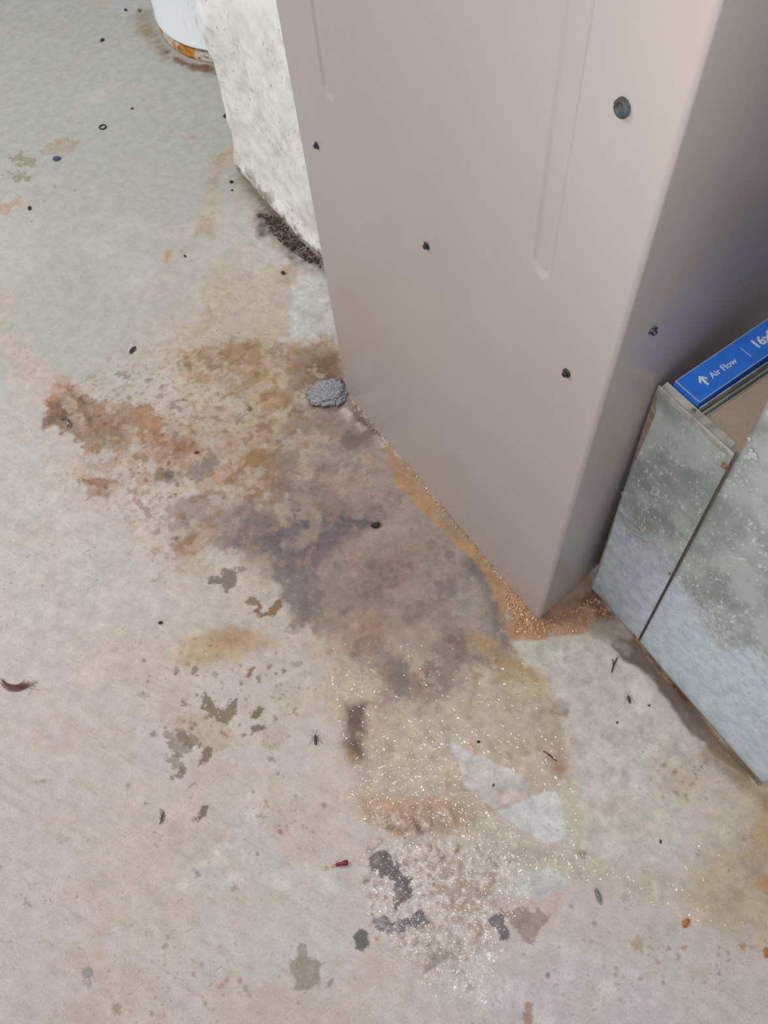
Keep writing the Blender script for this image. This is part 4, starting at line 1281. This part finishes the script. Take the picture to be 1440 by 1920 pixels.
def insect(label, px, py, L, head_dir, mat, seed):
    p = spot(px, py)
    e = empty('insect', p)
    tag(e, label, 'insect', 'dead insects')
    d = Vector((head_dir[0], head_dir[1], 0)).normalized()
    s = Vector((-d.y, d.x, 0))
    rnd = random.Random(seed)
    bm = bmesh.new()
    up = Vector((0, 0, 1))
    st = [(-0.5, .05), (-0.42, .11), (-0.2, .15), (0.0, .13), (0.08, .10), (0.14, .13), (0.26, .13), (0.31, .07), (0.36, .10), (0.46, .09), (0.5, .03)]
    tube(bm, [p + d * (a * L) + up * (0.14 * L) for a, _ in st], [b * L for _, b in st], 10)
    from_bm('body', bm, mat, e, True)
    for k_ in range(3):
        for sd in (-1, 1):
            bm = bmesh.new()
            a0 = (0.05, 0.16, 0.26)[k_]
            sw = (-0.5, -0.1, 0.35)[k_] + rnd.uniform(-0.15, 0.15)
            ln = (0.75, 0.42, 0.40)[k_]
            base = p + d * (a0 * L) + up * (0.12 * L) + s * (sd * 0.08 * L)
            knee = base + (s * sd + d * sw).normalized() * (ln * 0.5 * L) + up * (0.14 * L)
            foot = base + (s * sd * 0.9 + d * sw * 1.6).normalized() * (ln * L)
            foot.z = p.z + 0.0003
            tube(bm, [base, knee, foot], [0.028 * L, 0.022 * L, 0.01 * L], 5)
            from_bm('leg', bm, mat, e)
    for sd in (-1, 1):
        bm = bmesh.new()
        h = p + d * (0.47 * L) + up * (0.17 * L)
        tube(bm, [h, h + d * (0.3 * L) + s * (sd * 0.15 * L) + up * (0.08 * L), h + d * (0.6 * L) + s * (sd * 0.32 * L)], 0.009 * L, 5)
        from_bm('antenna', bm, mat, e)
    return e


bug = simple_mat('dark_brown_chitin', (40, 26, 20), (64, 42, 32), 400, 0.35)
bug2 = simple_mat('grey_black_chitin', (52, 50, 46), (80, 76, 68), 400, 0.6)


def fdir(a, b):
    q = at(*b) - at(*a)
    return (q.x, q.y)


insect('dead dark brown cricket with long feelers near the duct foot', 1179, 1312, 0.015, fdir((1182, 1325), (1175, 1300)), bug, 3)
insect('small dead grey-black insect left of the brown stain', 592, 1388, 0.019, fdir((592, 1400), (591, 1376)), bug2, 5)

# bits of twig and straw
for lb, pts, r in (('thin dark twig on the tan stain right of the pale patches', [(1018, 1408), (1030, 1416), (1044, 1428)], 0.0014),
                   ('forked dark twig at the end of the wet channel by the duct', [(1146, 1262), (1150, 1248), (1158, 1232)], 0.0016),
                   ('short dark splinter at the left side below the grey flakes', [(300, 1546), (304, 1534), (308, 1522)], 0.0014)):
    bm = bmesh.new()
    P = [spot(*q) + Vector((0, 0, 0.0015 + 0.0012 * (i == 1))) for i, q in enumerate(pts)]
    tube(bm, P, [r * 0.4, r, r * 0.5], 6)
    if 'forked' in lb:
        tube(bm, [P[1], spot(1148, 1236) + Vector((0, 0, 0.003))], [r * 0.8, r * 0.4], 6)
    c0 = P[1].copy(); c0.z = 0
    for v in bm.verts: v.co -= c0
    tag(from_bm('twig', bm, dark_c, None, True, loc=c0), lb, 'twig', 'twigs on the floor')

# tuft of hair
p = spot(26, 1284)
bm = bmesh.new()
rnd = random.Random(4)
for i in range(46):
    r0 = rnd.uniform(16, 27); t0 = rnd.uniform(0.3, 1.0); t1 = t0 + rnd.uniform(1.2, 2.2); cx, cy = 28 + rnd.uniform(-3, 3), 1270 + rnd.uniform(-3, 3)
    P = []
    for t in np.linspace(t0, t1, 9):
        q = at(cx + r0 * 1.2 * math.cos(t), cy + r0 * 0.95 * math.sin(t))
        P.append(Vector((q.x - p.x, q.y - p.y, 0.0012 + rnd.uniform(0, 0.002))))
    tube(bm, P, 0.00028, 4)
for i in range(14):
    a, b = at(44 + rnd.uniform(-8, 8), 1286 + rnd.uniform(-5, 5)), at(58 + rnd.uniform(-6, 16), 1284 + rnd.uniform(-10, 12))
    tube(bm, [Vector((a.x - p.x, a.y - p.y, 0.001)), Vector(((a.x + b.x) / 2 - p.x, (a.y + b.y) / 2 - p.y, 0.003)), Vector((b.x - p.x, b.y - p.y, 0.001))], 0.00026, 4)
tag(from_bm('hair_tuft', bm, simple_mat('brown_hair', (104, 72, 58), (136, 100, 84), 200, 0.6), None, loc=p), 'curled tuft of brown hair on the pale floor at the left edge', 'hair')


# granular stuff: grit at the wall foot, rust crust at the furnace corner
def in_poly(x, y, P):
    c = False
    for (ax_, ay2), (bx, by) in zip(P, P[1:] + P[:1]):
        if (ay2 > y) != (by > y) and x < ax_ + (y - ay2) * (bx - ax_) / (by - ay2):
            c = not c
    return c


def granules(name, label, cat, polys, count, rlo, rhi, mat, seed):
    rnd = random.Random(seed)
    base = bmesh.new(); bmesh.ops.create_icosphere(base, subdivisions=1, radius=1)
    bv = np.array([v.co[:] for v in base.verts]); bf = np.array([[v.index for v in f.verts] for f in base.faces]); base.free()
    V, F = [], []
    nn = 0
    tries = 0
    while nn < count and tries < count * 30:
        tries += 1
        poly = rnd.choice(polys)
        xs_ = [q[0] for q in poly]; ys_ = [q[1] for q in poly]
        x, y = rnd.uniform(min(xs_), max(xs_)), rnd.uniform(min(ys_), max(ys_))
        if not in_poly(x, y, poly):
            continue
        p = spot(x, y)
        r = rnd.uniform(rlo, rhi)
        sc = np.array([rnd.uniform(.7, 1.3), rnd.uniform(.7, 1.3), rnd.uniform(.4, .8)]) * r
        jit = 1 + 0.25 * RS.randn(len(bv), 1)
        V.append(bv * jit * sc + np.array([p.x, p.y, p.z + r * 0.3]))
        F.append(bf + nn * len(bv))
        nn += 1
    m_ = bpy.data.meshes.new(name)
    m_.from_pydata(np.concatenate(V).tolist(), [], np.concatenate(F).tolist())
    o = link_mesh(name, m_, mat)
    tag(o, label, cat, kind='stuff')


granules('wall_grit', 'dark brown grit heaped along the foot of the white wall', 'grit',
         [[(490, 400), (520, 408), (560, 448), (600, 488), (604, 504), (570, 488), (535, 462), (505, 435)]], 420, 0.0010, 0.0034,
         simple_mat('dark_grit', (44, 30, 26), (92, 76, 66), 60, 0.85), 1)
granules('rust_crust', 'wet orange rust crust at the corner of the furnace foot', 'rust',
         [[(944, 1085), (983, 1128), (1008, 1160), (1000, 1185), (966, 1185), (950, 1140)],
          [(965, 1180), (1010, 1168), (1085, 1140), (1112, 1115), (1150, 1160), (1120, 1160), (1080, 1185), (1010, 1195)]], 700, 0.001, 0.003,
         simple_mat('wet_orange_crust', (176, 126, 82), (200, 164, 132), 90, 0.35, coat=0.8), 2)
granules('foot_grains', 'wet grains along the bottom edge of the furnace front', 'grit',
         [[(655, 742), (705, 800), (770, 874), (828, 943), (880, 1004), (926, 1062), (980, 1124), (976, 1132), (920, 1070), (875, 1012), (822, 952), (765, 882), (700, 812), (650, 752)]], 420, 0.0008, 0.0022,
         simple_mat('wet_pale_grains', (150, 112, 70), (200, 186, 166), 120, 0.25, coat=0.9), 3)
